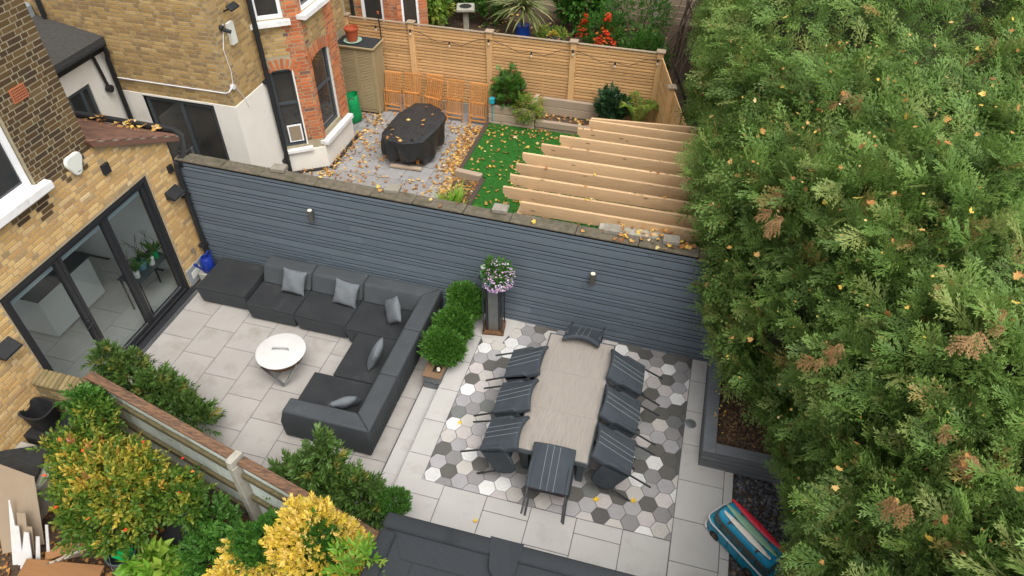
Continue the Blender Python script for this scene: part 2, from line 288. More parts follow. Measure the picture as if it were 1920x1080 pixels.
# ------------------------------------------------------------------ mesh builder
class MB:
    def __init__(s): s.v = []; s.f = []
    def add(s, vs, fs):
        o = len(s.v); s.v += [tuple(p) for p in vs]; s.f += [tuple(i+o for i in f) for f in fs]; return s
    def convex(s, vs, fs):
        P = [Vector(p) for p in vs]; c = sum(P, Vector())/len(P); out = []
        for f in fs:
            m = sum((P[i] for i in f), Vector())/len(f); n = Vector()
            for i in range(len(f)): n += P[f[i]].cross(P[f[(i+1) % len(f)]])
            out.append(tuple(f) if n.dot(m-c) >= 0 else tuple(reversed(f)))
        return s.add(vs, out)
    def box(s, c, d, rz=0, bev=0, rot=None):
        hx, hy, hz = d[0]/2, d[1]/2, d[2]/2; b = min(bev, .45*min(d)); C = Vector(c)
        Rm = rot if rot is not None else Matrix.Rotation(rz, 3, 'Z')
        if b <= 0:
            vs = [Rm@Vector((x*hx, y*hy, z*hz))+C for x in (-1, 1) for y in (-1, 1) for z in (-1, 1)]
            return s.convex(vs, [(0, 1, 3, 2), (4, 5, 7, 6), (0, 1, 5, 4), (2, 3, 7, 6), (0, 2, 6, 4), (1, 3, 7, 5)])
        vs = []; ix = {}
        for x in (-1, 1):
            for y in (-1, 1):
                for z in (-1, 1):
                    for a in range(3):
                        p = [x*(hx-b), y*(hy-b), z*(hz-b)]; p[a] = (x, y, z)[a]*(hx, hy, hz)[a]
                        ix[(x, y, z, a)] = len(vs); vs.append(Rm@Vector(p)+C)
        fs = []
        for a in range(3):
            o1, o2 = [k for k in range(3) if k != a]
            for sg in (-1, 1):
                q = []
                for u, w in ((-1, -1), (1, -1), (1, 1), (-1, 1)):
                    k = [0, 0, 0]; k[a] = sg; k[o1] = u; k[o2] = w; q.append(ix[(*k, a)])
                fs.append(q)
            for u in (-1, 1):
                for w in (-1, 1):
                    k0 = [0, 0, 0]; k0[a] = -1; k0[o1] = u; k0[o2] = w; k1 = list(k0); k1[a] = 1
                    fs.append([ix[(*k0, o1)], ix[(*k1, o1)], ix[(*k1, o2)], ix[(*k0, o2)]])
        for x in (-1, 1):
            for y in (-1, 1):
                for z in (-1, 1): fs.append([ix[(x, y, z, a)] for a in range(3)])
        return s.convex(vs, fs)
    def span(s, a, b, bev=0):
        return s.box([(a[i]+b[i])/2 for i in range(3)], [abs(b[i]-a[i]) for i in range(3)], 0, bev)
    def prism(s, poly, z0, z1, fn=None):
        # poly: list of 2D points (ccw); fn maps (u,v,h) to xyz
        fn = fn or (lambda u, v, h: (u, v, h)); n = len(poly)
        vs = [fn(u, v, z0) for u, v in poly]+[fn(u, v, z1) for u, v in poly]
        fs = [tuple(range(n))[::-1], tuple(range(n, 2*n))]+[(i, (i+1) % n, n+(i+1) % n, n+i) for i in range(n)]
        return s.add(vs, fs)
    def cyl(s, p0, p1, r0, r1=None, n=10, cap=True):
        r1 = r0 if r1 is None else r1; a, b = Vector(p0), Vector(p1); t = (b-a).normalized()
        x = t.orthogonal().normalized(); y = t.cross(x); vs = []
        for c, r in ((a, r0), (b, r1)):
            vs += [c+r*(math.cos(2*math.pi*i/n)*x+math.sin(2*math.pi*i/n)*y) for i in range(n)]
        fs = [(i, (i+1) % n, n+(i+1) % n, n+i) for i in range(n)]
        if cap: fs += [tuple(range(n))[::-1], tuple(range(n, 2*n))]
        return s.add(vs, fs)
    def tube(s, pts, r, n=6):
        pts = [Vector(p) for p in pts]; vs = []; fs = []; px = None
        for i, p in enumerate(pts):
            t = (pts[min(i+1, len(pts)-1)]-pts[max(i-1, 0)]).normalized()
            x = (px-t*px.dot(t)).normalized() if px is not None else t.orthogonal().normalized(); px = x; y = t.cross(x)
            rr = r[i] if isinstance(r, (list, tuple)) else r
            vs += [p+rr*(math.cos(2*math.pi*k/n)*x+math.sin(2*math.pi*k/n)*y) for k in range(n)]
        for i in range(len(pts)-1):
            for k in range(n): fs.append((i*n+k, i*n+(k+1) % n, (i+1)*n+(k+1) % n, (i+1)*n+k))
        fs += [tuple(range(n))[::-1], tuple(range((len(pts)-1)*n, len(pts)*n))]
        return s.add(vs, fs)
    def lathe(s, prof, c=(0, 0, 0), n=24, sx=1, sy=1):
        vs = []; fs = []
        for r, z in prof:
            vs += [(c[0]+sx*r*math.cos(2*math.pi*k/n), c[1]+sy*r*math.sin(2*math.pi*k/n), c[2]+z) for k in range(n)]
        for i in range(len(prof)-1):
            for k in range(n): fs.append((i*n+k, i*n+(k+1) % n, (i+1)*n+(k+1) % n, (i+1)*n+k))
        if prof[0][0] > 0: fs.append(tuple(range(n))[::-1])
        if prof[-1][0] > 0: fs.append(tuple(range((len(prof)-1)*n, len(prof)*n)))
        return s.add(vs, fs)
    def grid(s, P, closed=False):
        nu, nv = len(P), len(P[0]); vs = [p for row in P for p in row]
        fs = [(i*nv+j, i*nv+j+1, (i+1)*nv+j+1, (i+1)*nv+j) for i in range(nu-1) for j in range(nv-1)]
        return s.add(vs, fs)
    def mesh(s, name, off=(0, 0, 0)):
        me = bpy.data.meshes.new(name)
        me.from_pydata([(p[0]-off[0], p[1]-off[1], p[2]-off[2]) for p in s.v], [], s.f); return me
ORG = {}
def link(name, data, parent=None, loc=(0, 0, 0)):
    o = bpy.data.objects.new(name, data); COL.objects.link(o); o.location = loc
    if parent is not None: o.parent = parent
    return o
def tag(o, label=None, cat=None, group=None, kind=None):
    if label: o['label'] = label
    if cat: o['category'] = cat
    if group: o['group'] = group
    if kind: o['kind'] = kind
    return o
def thing(name, label, cat, loc=(0, 0, 0), group=None):
    o = link(name, None, None, loc); o.empty_display_size = .2; ORG[o.name] = tuple(loc); return tag(o, label, cat, group)
def smooth(o, ang=None):
    me = o.data
    me.polygons.foreach_set('use_smooth', [True]*len(me.polygons))
    if ang is not None:
        try: me.set_sharp_from_angle(angle=R_(ang))
        except Exception: pass
def put(name, mb, mat, parent=None, sm=None, label=None, cat=None, group=None, kind=None, fix=False, loc=None):
    """one mesh object; verts are world coordinates unless parent's origin is subtracted"""
    off = ORG.get(parent.name, (0, 0, 0)) if parent is not None else (loc or (0, 0, 0))
    me = mb.mesh(name, off)
    if fix:
        bm = bmesh.new(); bm.from_mesh(me); bmesh.ops.recalc_face_normals(bm, faces=bm.faces); bm.to_mesh(me); bm.free()
    me.materials.append(MATS[mat]); o = link(name, me, parent, (0, 0, 0) if parent is not None else off)
    ORG[o.name] = off
    if sm is not None: smooth(o, sm if sm > 0 else None)
    return tag(o, label, cat, group, kind)
def structure(name, mb, mat, sm=None, **k): return put(name, mb, mat, None, sm, kind='structure', **k)
def bevel(o, w, seg=3):
    m = o.modifiers.new('bevel', 'BEVEL'); m.width = w; m.segments = seg; m.limit_method = 'ANGLE'; m.angle_limit = R_(40)
def subsurf(o, lv=2):
    m = o.modifiers.new('sub', 'SUBSURF'); m.levels = lv; m.render_levels = lv
def copy_tree(o, parent=None):
    c = o.copy(); COL.objects.link(c); c.parent = parent
    ORG[c.name] = ORG.get(o.name, (0, 0, 0))
    for ch in [x for x in o.children]: copy_tree(ch, c)
    return c

# ---- scatter (foliage, chips, leaves): triangles only
def np_mesh(name, V, F, rnd=None, tip=None):
    me = bpy.data.meshes.new(name); me.vertices.add(len(V)); me.vertices.foreach_set('co', V.astype(np.float32).ravel())
    me.loops.add(F.size); me.loops.foreach_set('vertex_index', F.astype(np.int32).ravel())
    me.polygons.add(len(F)); me.polygons.foreach_set('loop_start', np.arange(0, F.size, F.shape[1], dtype=np.int32))
    me.update(calc_edges=True)
    me.shade_flat()
    for nm, a in (('rnd', rnd), ('tip', tip)):
        if a is not None:
            at = me.attributes.new(nm, 'FLOAT', 'POINT'); at.data.foreach_set('value', a.astype(np.float32))
    return me
def scatter(name, tmpl, pos, rot, scale, mat, parent=None, rnd=None, kind='stuff', loc=None, **k):
    V, F, T = tmpl; n = len(pos); off = np.array(ORG.get(parent.name, (0, 0, 0)) if parent is not None else (loc or (0, 0, 0)))
    A = np.einsum('nij,vj->nvi', rot, V)*np.asarray(scale).reshape(-1, 1, 1)+pos[:, None, :]-off
    FF = (F[None]+(np.arange(n)*len(V))[:, None, None]).reshape(-1, F.shape[1])
    r = RNG.random(n) if rnd is None else rnd
    me = np_mesh(name, A.reshape(-1, 3), FF, np.repeat(r, len(V)), np.tile(T, n)); me.materials.append(MATS[mat])
    o = link(name, me, parent, (0, 0, 0) if parent is not None else tuple(off)); ORG[o.name] = tuple(off)
    return tag(o, kind=kind, **k)
def frames(d, up=None, spin=None):
    """rotation matrices with local +Y along d, local +Z near up"""
    d = d/np.linalg.norm(d, axis=1, keepdims=True); n = len(d)
    u = np.tile([0, 0, 1.], (n, 1)) if up is None else up
    x = np.cross(d, u); l = np.linalg.norm(x, axis=1, keepdims=True); x = np.where(l > 1e-4, x/np.maximum(l, 1e-4), [1., 0, 0]); z = np.cross(x, d)
    if spin is not None:
        c, s_ = np.cos(spin)[:, None], np.sin(spin)[:, None]; x, z = c*x+s_*z, -s_*x+c*z
    return np.stack([x, d, z], axis=2)
def leaf_t(l=1., w=.4, fold=.12, curl=.1):
    V = np.array([(0, 0, 0), (-w/2, .45*l, fold*w), (w/2, .45*l, fold*w), (0, .5*l, -fold*w*.3), (0, l, -curl*l)], float)
    F = np.array([(0, 3, 1), (0, 2, 3), (1, 3, 4), (3, 2, 4)]); return V, F, np.array([0, .5, .5, .5, 1.])
def merge_t(parts):
    V, F, T = [], [], []; o = 0
    for v, f, t in parts: V.append(v); F.append(f+o); T.append(t); o += len(v)
    return np.vstack(V), np.vstack(F), np.concatenate(T)
def twig_t(nl=9, l=.07, w=.4, L=.14, seed=0, spread=.9, fold=.12):
    rg = np.random.default_rng(seed); parts = []
    for i in range(nl):
        t = (i+.5)/nl; a = i*2.4+rg.normal()*.3
        d = np.array([[math.cos(a)*spread*(1.15-t*.7), .35+t*.9, math.sin(a)*spread*(1.15-t*.7)]])
        Rm = frames(d, np.array([[0, 0, 1.]]), np.array([rg.normal()*.5]))[0]
        s = l*(.75+.5*rg.random())
        v, f, tt = leaf_t(1, w, fold); parts.append(((v*s)@Rm.T+np.array([0, L*t, 0]), f, np.full(len(v), t)*.6+tt*.4))
    return merge_t(parts)
def spray_t(seed=0, L=.34, nb=7, step=.04):
    """flat fern-like conifer spray, local +Y is the growing direction"""
    rg = np.random.default_rng(seed); parts = []
    def blade(p, a, l, w, dz, tip):
        d = np.array([math.sin(a), math.cos(a), dz]); s = np.array([math.cos(a), -math.sin(a), 0])
        v = np.array([p, p+d*l*.4+s*w/2+[0, 0, .004], p+d*l*.4-s*w/2, p+d*l]); parts.append((v, np.array([(0, 1, 2), (1, 3, 2)]), np.array([tip*.5, tip*.8, tip*.8, tip])))
    blade(np.zeros(3), 0, L, .013, -.12, .8)
    for i in range(nb):
        t = .08+.88*i/nb
        for sg in (-1, 1):
            a = sg*(.72-.30*t+rg.normal()*.12); l = L*(.50*(1-t)+.17)*(.75+.5*rg.random())
            p = np.array([0, L*t, -.12*L*t*t]); d = np.array([math.sin(a), math.cos(a), -.1+rg.normal()*.12])
            blade(p, a, l, .011, d[2], t)
            m = max(2, int(l/step))
            for j in range(m):
                u = (j+.6)/m; q = p+d*l*u
                for s2 in (-1, 1):
                    if s2*sg < 0 and rg.random() < .2: continue
                    blade(q, a+s2*(.5+rg.normal()*.12), .052*(1.15-u*.5), .0125, d[2]+rg.normal()*.15, .4+.6*u)
    return merge_t(parts)
def maple_t():
    pts = [(0, -.16), (.12, -.08), (.34, -.14), (.30, .06), (.50, .24), (.26, .26), (.20, .38), (0, .62), (-.20, .38), (-.26, .26), (-.50, .24), (-.30, .06), (-.34, -.14), (-.12, -.08)]
    V = [(0, .08, 0)]+[(x, y, .55*(x*x+y*y)**.5*(.5 if i % 2 else 1)*.45) for i, (x, y) in enumerate(pts)]
    F = [(0, i+1, (i+1) % len(pts)+1) for i in range(len(pts))]; return np.array(V, float), np.array(F), np.zeros(len(V))
def blob_pts(n, c, r, shell=.55, lumps=9, seed=0, zmin=-1, amp=.28):
    rg = np.random.default_rng(seed); d = rg.normal(size=(n, 3)); d /= np.linalg.norm(d, axis=1, keepdims=True)
    d = d[d[:, 2] > zmin]; L = rg.normal(size=(lumps, 3)); L /= np.linalg.norm(L, axis=1, keepdims=True)
    k = np.max(np.exp(-((d[:, None]-L[None])**2).sum(2)/.22), axis=1)
    rad = (shell+(1-shell)*rg.random(len(d))**.5)*(1-amp+amp*k)
    return np.array(c)+d*rad[:, None]*np.array(r), d
def shrub(name, label, cat, base, c, r, n, tmpl, mat, seed=0, shell=.5, up=.5, scale=1., zmin=-.6, stems=5, parent=None, group=None, jit=.6, lumps=9, amp=.28, rnd=None, stem_r=.012):
    t = thing(name, label, cat, base, group) if parent is None else parent
    if isinstance(c, list):
        ps = [blob_pts(int(n*w_), cc, rr, shell, lumps, seed+q, zmin, amp) for q, (cc, rr, w_) in enumerate(c)]; p = np.vstack([a_[0] for a_ in ps]); d = np.vstack([a_[1] for a_ in ps]); r = (np.ptp(p[:, 0])/2, np.ptp(p[:, 1])/2, np.ptp(p[:, 2])/2)
    else: p, d = blob_pts(n, c, r, shell, lumps, seed, zmin, amp)
    rg = np.random.default_rng(seed+5)
    dr = d/np.array(r)*np.mean(r)+np.array([0, 0, up])+rg.normal(size=d.shape)*jit
    scatter('foliage', tmpl, p, frames(dr, None, rg.normal(size=len(p))*.6), scale*(.75+.5*rg.random(len(p))), mat, t, rnd=rnd(p, rg) if rnd else None)
    mb = MB()
    for i in range(stems):
        q = p[rg.integers(len(p))]; b = Vector(base)+Vector((rg.normal()*.04, rg.normal()*.04, -.02)); m = b.lerp(Vector(q), .5)+Vector((0, 0, .1*r[2]))
        mb.tube([b, m, Vector(q)], [stem_r, stem_r*.7, stem_r*.3], 5)
    if stems: put('stem', mb, 'twig', t)
    return t

# ================================================================== GROUND AND PAVING
g = MB(); g.add([(-120, -60, -.06), (120, -60, -.06), (120, 160, -.06), (-120, 160, -.06)], [(0, 1, 2, 3)]); structure('ground', g, 'ground')
WY = lambda x: 8.39-.0245*x          # front line of the grey boundary wall
LEVEL = .30                          # dining terrace above the lounge patio
def fence_y(x): return 4.68-.2462*(x+7.2)   # old fence line on the near side

def clip(poly, a, b, c):
    """keep a*x+b*y<=c"""
    out = []
    for i in range(len(poly)):
        p, q = poly[i], poly[(i+1) % len(poly)]; dp = a*p[0]+b*p[1]-c; dq = a*q[0]+b*q[1]-c
        if dp <= 0: out.append(p)
        if dp*dq < 0:
            t = dp/(dp-dq); out.append((p[0]+t*(q[0]-p[0]), p[1]+t*(q[1]-p[1])))
    return out
def area(p): return abs(sum(p[i][0]*p[(i+1) % len(p)][1]-p[(i+1) % len(p)][0]*p[i][1] for i in range(len(p))))/2
_tile_cache = {}
def tile(parent, name, poly, z, th, mat, color=None, rz=0, local=None):
    """tile piece: origin at its centre; top face slightly chamfered"""
    cx = sum(p[0] for p in poly)/len(poly); cy = sum(p[1] for p in poly)/len(poly)
    if local: cx, cy = local
    key = (name, mat, tuple((round(p[0]-cx, 3), round(p[1]-cy, 3)) for p in poly))
    if key not in _tile_cache:
        mx, my = sum(p[0] for p in poly)/len(poly), sum(p[1] for p in poly)/len(poly)
        n = len(poly); sh = lambda p, d: (mx+(p[0]-mx)*(1-d/max(.02, math.hypot(p[0]-mx, p[1]-my))), my+(p[1]-my)*(1-d/max(.02, math.hypot(p[0]-mx, p[1]-my))))
        top = [sh(p, .004) for p in poly]
        vs = [(p[0]-cx, p[1]-cy, -th) for p in poly]+[(p[0]-cx, p[1]-cy, -.003) for p in poly]+[(p[0]-cx, p[1]-cy, 0) for p in top]
        fs = [(i, (i+1) % n, n+(i+1) % n, n+i) for i in range(n)]+[(n+i, n+(i+1) % n, 2*n+(i+1) % n, 2*n+i) for i in range(n)]+[tuple(range(2*n, 3*n))]
        me = bpy.data.meshes.new(name); me.from_pydata(vs, [], fs); me.materials.append(MATS[mat]); _tile_cache[key] = me
    o = link(name, _tile_cache[key], parent, (cx, cy, z))
    if color: o.color = (*color, 1)
    return o
def rect(x0, x1, y0, y1, gap=.009): return [(x0+gap/2, y0+gap/2), (x1-gap/2, y0+gap/2), (x1-gap/2, y1-gap/2), (x0+gap/2, y1-gap/2)]

# lounge patio (level 0)
b = MB(); b.span((-8.22, 3.0, -.06), (-3.27, 8.75, -.006)); patio = structure('patio', b, 'joint')
ORG[patio.name] = (0, 0, 0)
for k in range(8):
    x0 = -8.09+.6035*k; x1 = x0+.6035; y = 7.39+.61 if k % 2 == 0 else 7.115+.61
    if k == 7: x1 = -3.335; y = 7.19+.61
    ys = [y-.607*j for j in range(-2, 9)]
    for y1, y0 in zip(ys, ys[1:]):
        p = rect(x0, x1, y0, y1); p = clip(p, -.2462, -1, -(4.68-.2462*7.2)-.06+0) ; p = clip(p, .0245, 1, 8.36)
        if len(p) >= 3 and area(p) > .004: tile(patio, 'paver', p, 0, .04, 'paver')
# upper dining terrace: body, tread, pavers and hexagon tiles
b = MB(); b.span((-3.27, 2.6, -.06), (-2.96, 6.9, .146)); step = structure('step', b, 'paver_light')
b = MB(); b.prism([(-2.96, 2.0), (1.53, 2.0), (1.53, 6.5), (1.2, 6.5), (1.2, 8.6), (-2.96, 8.75)], -.06, LEVEL-.006); terrace = structure('terrace', b, 'joint', fix=True)
for o in (step, terrace): ORG[o.name] = (0, 0, 0)
ys = [8.2, 7.55, 6.95, 6.34, 5.74, 5.12, 4.51, 3.9]
for y1, y0 in zip(ys, ys[1:]): tile(step, 'paver', rect(-3.268, -2.962, y0, y1), .15, .02, 'paver_light')
ys = [8.52, 7.91, 7.3, 6.685, 6.07, 5.46, 4.84, 4.22, 3.6]
for i, (y1, y0) in enumerate(zip(ys, ys[1:])):
    if y1 <= 5.46: tile(terrace, 'paver', rect(-2.98, -2.31, y0, y1) if y1 < 4.9 else [(-2.98, 4.8425), (-2.3125, 4.8425), (-2.3125, 5.066), (-2.648, 5.066), (-2.648, 5.457), (-2.98, 5.457)], LEVEL, .04, 'paver_light')
    elif y1 < 8: tile(terrace, 'paver', rect(-2.98, -2.648, y0, y1), LEVEL, .04, 'paver_light')
tile(terrace, 'paver', [(-2.98, 7.915), (-2.648, 7.915), (-2.28, 7.86), (-2.12, 8.43), (-2.98, 8.455)], LEVEL, .04, 'paver_light')
xs = [-2.31, -1.692, -1.07, -.452, .166, .783]
for i in range(5):
    ys = [5.066, 4.45, 3.83, 3.2] if i % 2 == 0 else [5.066, 4.845, 4.225, 3.6, 3.0]
    if i == 2: ys = [5.066, 4.52, 3.9, 3.3]
    for y1, y0 in zip(ys, ys[1:]): tile(terrace, 'paver', rect(xs[i], xs[i+1], y0, y1), LEVEL, .04, 'paver_light')
ys = [8.5, 7.885, 7.27, 6.65, 6.035, 5.42, 4.80, 4.18, 3.56, 2.9]
for y1, y0 in zip(ys, ys[1:]):
    w = 1.035 if y0 > 6.3 else 1.405
    p = rect(.789, w, y0, y1)
    if y0 < 6.3 < y1: p = [(.7915, y0+.003), (1.4025, y0+.003), (1.4025, 6.335), (1.032, 6.335), (1.032, y1-.003), (.7915, y1-.003)]
    if y1 > 8.4: p = rect(.789, w, y0, 8.352)
    tile(terrace, 'paver', p, LEVEL, .04, 'paver_light')
for y1, y0 in ((6.335, 5.72), (5.72, 5.0), (5.0, 4.3), (4.3, 3.5)): tile(terrace, 'paver', rect(1.405, 1.53, y0, y1), LEVEL, .04, 'paver_light')
TONES = dict(w=(.56, .55, .53), p=(.43, .39, .37), b=(.42, .395, .36), m=(.30, .29, .29), g=(.215, .205, .20), d=(.095, .09, .08), k=(.075, .072, .066), s=(.135, .14, .133))
HX, HY, HS = .1975, .2265, .1308
rh = random.Random(5)
HEXMAP = {0: 'wmdbwsmwdpmw', 1: 'dgmpbgmpbdmb', 2: 'mbwpmbsgbmdw', 3: 'gdmbwdpmbgmw', 4: 'wgmdpbwgmdbp', 13: 'mdpbwgdmpdbw', 14: 'gmbwdspmdgdb', 15: 'pdmgwdmbdmpd', 16: 'bgpmddmgsdwm'}
for k in range(-1, 18):
    for j in range(-1, 16):
        cx = -2.526+HX*k; cy = 5.187+HY*j+(HY/2 if k % 2 else 0)
        s = HS-.0035
        p = [(cx+s*math.cos(R_(60*i)), cy+s*math.sin(R_(60*i))) for i in range(6)]
        p = clip(p, -1, 0, 2.643); p = clip(p, 1, 0, .784); p = clip(p, 0, -1, -5.071); p = clip(p, .0245, 1, 8.375)
        if len(p) < 3 or area(p) < .0012: continue
        if cx < -1.9 and cy > 7.7:
            if (cx+2.28)*.57-(cy-7.86)*.16 < 0: p = clip(p, .137, 1, 7.91-.137*2.645)
            elif cy > 7.86: p = clip(p, -.57, .16, 2.557)
            if len(p) < 3 or area(p) < .0012: continue
        t = HEXMAP.get(k, '')
        t = t[j] if 0 <= j < len(t) else rh.choice('wwwppbbmmmmggddks')
        c = TONES[t]; q = rh.uniform(.93, 1.07)
        tile(terrace, 'hexagon_tile', p, LEVEL+.001, .04, 'hex_tile', tuple(v*q for v in c), local=(cx, cy))
# raised slate bed beside the terrace
b = MB(); b.span((1.53, 1.0, -.06), (7, 6.5, .24)); structure('planting_bed', b, 'soil')
chip = (np.array([(-.5, -.4, 0), (.5, -.3, .1), (.3, .5, .05), (-.4, .35, .12), (0, 0, .4)]), np.array([(0, 1, 4), (1, 2, 4), (2, 3, 4), (3, 0, 4)]), np.zeros(5))
n = 2600; pos = np.c_[RNG.uniform(1.54, 2.7, n), RNG.uniform(3.2, 6.36, n), RNG.uniform(.24, .262, n)]
a = RNG.uniform(0, 6.28, n); tl = RNG.normal(size=(n, 3))*.35+[0, 0, 1]
scatter('slate_chippings', chip, pos, frames(np.c_[np.cos(a), np.sin(a), RNG.normal(size=n)*.3], tl), .03+.045*RNG.random(n), 'slate_chip', None, label='dark slate chippings in the bed beside the terrace', cat='chippings')
# neighbour's ground: slab patio
b = MB(); b.span((-8.4, 8.8, -.06), (-3.9, 15.7, -.012)); slabs = structure('neighbour_patio', b, 'slab_joint'); ORG[slabs.name] = (0, 0, 0)
rs = random.Random(3)
y = 8.9
row = 0
while y < 15.5:
    h = (.62, .62, .45)[row % 3]; x = -8.4+(-.0, -.35, -.2)[row % 3]
    while x < -4.2:
        w = rs.choice((.62, .93, .93, .62)); p = clip(clip(rect(x, min(x+w, -4.2), y, y+h, .012), -1, 0, 8.4), 1, 0, -4.72 if y > 12.8 else -4.1)
        if len(p) >= 3 and area(p) > .01: tile(slabs, 'slab', p, rs.uniform(-.002, .002), .03, 'slab')
        x += w
    y += h; row += 1
# artificial lawn, raised a little, dark sleeper edging
lawn_poly = [(-4.62, 15.02), (-4.62, 12.83), (-4.02, 12.7), (-4.02, 8.95), (1.2, 8.95), (.2, 12.5), (-.6, 15.02)]
b = MB(); b.prism(lawn_poly[::-1], -.06, .135); structure('lawn', b, 'turf_base', fix=True)
n = 60000; P = np.c_[RNG.uniform(-4.62, .4, n), RNG.uniform(8.95, 15.0, n)]
P = P[(P[:, 0] > -4.02) | (P[:, 1] > 12.75)]; n = len(P)
blade = (np.array([(-.12, 0, 0), (.12, 0, 0), (0, 1, 0.)]), np.array([(0, 1, 2)]), np.array([0, 0, 1.]))
scatter('artificial_grass', blade, np.c_[P, np.full(n, .13)], frames(np.c_[RNG.normal(size=(n, 2))*.6, np.ones(n)*.8], RNG.normal(size=(n, 3))), .03+.015*RNG.random(n), 'grass', None, label='bright green artificial grass of the neighbouring garden', cat='grass')
def thing_mesh(name, mb, mat, label, cat, sm=None, group=None, loc=None, fix=False):
    c = loc or tuple(np.mean(np.array(mb.v), axis=0)[:2])+(min(p[2] for p in mb.v),)
    return put(name, mb, mat, None, sm, label, cat, group, None, fix, c)
for nm, a, b_, lb in (('lawn_edging', (-4.72, 12.86, -.02), (-4.62, 15.0, .16), 'dark timber edging between leaf strewn slabs and lawn'),
                      ('lawn_edging', (-4.13, 11.2, -.02), (-4.02, 12.62, .16), 'dark timber edging beside the narrow bed behind the spiky plant')):
    mb = MB(); mb.span(a, b_, .008); thing_mesh(nm, mb, 'sleeper_dark', lb, 'edging')
mb = MB(); mb.box((-4.43, 12.72, .08), (.62, .14, .24), R_(-6), .012); thing_mesh('timber_sleeper', mb, 'sleeper', 'short weathered sleeper at the inner corner of the lawn', 'sleeper')
mb = MB(); mb.span((-4.72, 11.0, -.05), (-4.14, 12.64, .03)); structure('narrow_bed', mb, 'soil')
# far garden beyond the neighbour's fence
b = MB(); b.span((-14, 15.8, -.05), (12, 30, .2)); structure('far_garden_soil', b, 'soil')

# ================================================================== BRICKWORK
BRICK_CACHE = {}
def brick_mesh(mat, du, dv):
    k = (mat, round(du, 2), round(dv, 2))
    if k not in BRICK_CACHE:
        m = MB(); m.box((0, -.012, 0), (k[1], .028, k[2]), 0, .0022); me = m.mesh('brick'); me.materials.append(MATS[mat]); BRICK_CACHE[k] = me
    return BRICK_CACHE[k]
class Brickwork:
    def __init__(s, house): s.h = house; s.items = []
    def face(s, fn, u0, u1, v0, v1, colf, holes=(), bond='flemish', seed=0):
        rg = random.Random(seed); o = Vector(fn(0, 0, 0)); U = Vector(fn(1, 0, 0))-o; V = Vector(fn(0, 1, 0))-o; n = Vector(fn(0, 0, 1))-o
        v = v0; c = 0
        while v < v1-.03:
            u = u0-(.0 if c % 2 == 0 else .17); k = c
            while u < u1:
                L = .215 if k % 2 == 0 else .1025
                a, b = max(u, u0), min(u+L, u1); u += L+.0105; k += 1
                segs = [(a, b)]
                for (h0, h1, g0, g1) in holes:
                    if v+.065 > g0+.012 and v < g1-.012:
                        ns = []
                        for (p, q) in segs:
                            if q <= h0 or p >= h1: ns.append((p, q)); continue
                            if p < h0: ns.append((p, h0))
                            if q > h1: ns.append((h1, q))
                        segs = ns
                for (p, q) in segs:
                    if q-p < .03: continue
                    m = colf((p+q)/2, v+.033)
                    if m is None: continue
                    s.items.append((Vector(fn((p+q)/2, v+.0325, rg.uniform(-.0018, .0004))), U, V, n, q-p-rg.uniform(0, .008), .065-rg.uniform(0, .005), m, rg.uniform(-.012, .012)))
            v += .0755; c += 1
    def arch(s, fn, uc, w, v, h, mat, seed=0, rise=.08):
        o = Vector(fn(0, 0, 0)); U0 = Vector(fn(1, 0, 0))-o; V0 = Vector(fn(0, 1, 0))-o; n = Vector(fn(0, 0, 1))-o
        k = max(3, int((w+.16)/.077)); rad = (w*w/4+rise*rise)/(2*rise)
        for i in range(k):
            t = ((i+.5)/k-.5)*(w+.14); th = math.asin(max(-1, min(1, t/rad)))
            c = (uc+(rad+h/2)*math.sin(th), v-rad+(rad+h/2)*math.cos(th)+rise)
            U = U0*math.cos(th)-V0*math.sin(th); V = U0*math.sin(th)+V0*math.cos(th)
            s.items.append((Vector(fn(c[0], c[1], .003)), U, V, n, .066, h, mat, 0))
    def finish(s, nind=300):
        cam = Vector((0, 0, CAMZ)); sc = []
        for i, it in enumerate(s.items):
            d = it[0]-cam; L = d.length
            sc.append((it[4]*max(0, -it[3].dot(d)/L)/L if in_view(it[0]) else -1, i))
        sc.sort(reverse=True); ind = {i for _, i in sc[:nind]}; rest = {}
        org = Vector(ORG[s.h.name])
        for i, (c, U, V, n, du, dv, m, tw) in enumerate(s.items):
            if i in ind:
                o = link('brick', brick_mesh(m, du, dv), s.h)
                X = n.cross(V); Rm = Matrix((X, n, V)).transposed().to_4x4() @ Matrix.Rotation(tw, 4, 'Y'); Rm.translation = c-org; o.matrix_local = Rm
            else: rest.setdefault(m, []).append((c, U, V, n, du, dv, tw))
        for m, L in rest.items():
            vs = np.zeros((len(L), 8, 3)); 
            for k, (c, U, V, n, du, dv, tw) in enumerate(L):
                for q, (su, sv) in enumerate(((-1, -1), (1, -1), (1, 1), (-1, 1))):
                    p = c+U*(su*du/2)+V*(sv*dv/2+su*tw*.06); vs[k, q] = p-n*.03-org; vs[k, q+4] = p+n*.002-U*(su*.0018)-V*(sv*.0018)-org
            F = np.array([(4, 5, 6, 7), (0, 1, 5, 4), (1, 2, 6, 5), (2, 3, 7, 6), (3, 0, 4, 7)])
            FF = (F[None]+(np.arange(len(L))*8)[:, None, None]).reshape(-1, 4)
            me = np_mesh('brickwork', vs.reshape(-1, 3), FF); me.shade_flat(); me.materials.append(MATS[m]); o = link('brickwork', me, s.h); o['kind'] = 'stuff'; ORG[o.name] = tuple(org)
def core(house, fn, polys, mat, d0=-.3, d1=-.0035, name='wall'):
    mb = MB()
    for p in polys: mb.prism(p, d0, d1, fn)
    return put(name, mb, mat, house, fix=True)
def rp(u0, u1, v0, v1): return [(u0, v0), (u1, v0), (u1, v1), (u0, v1)]
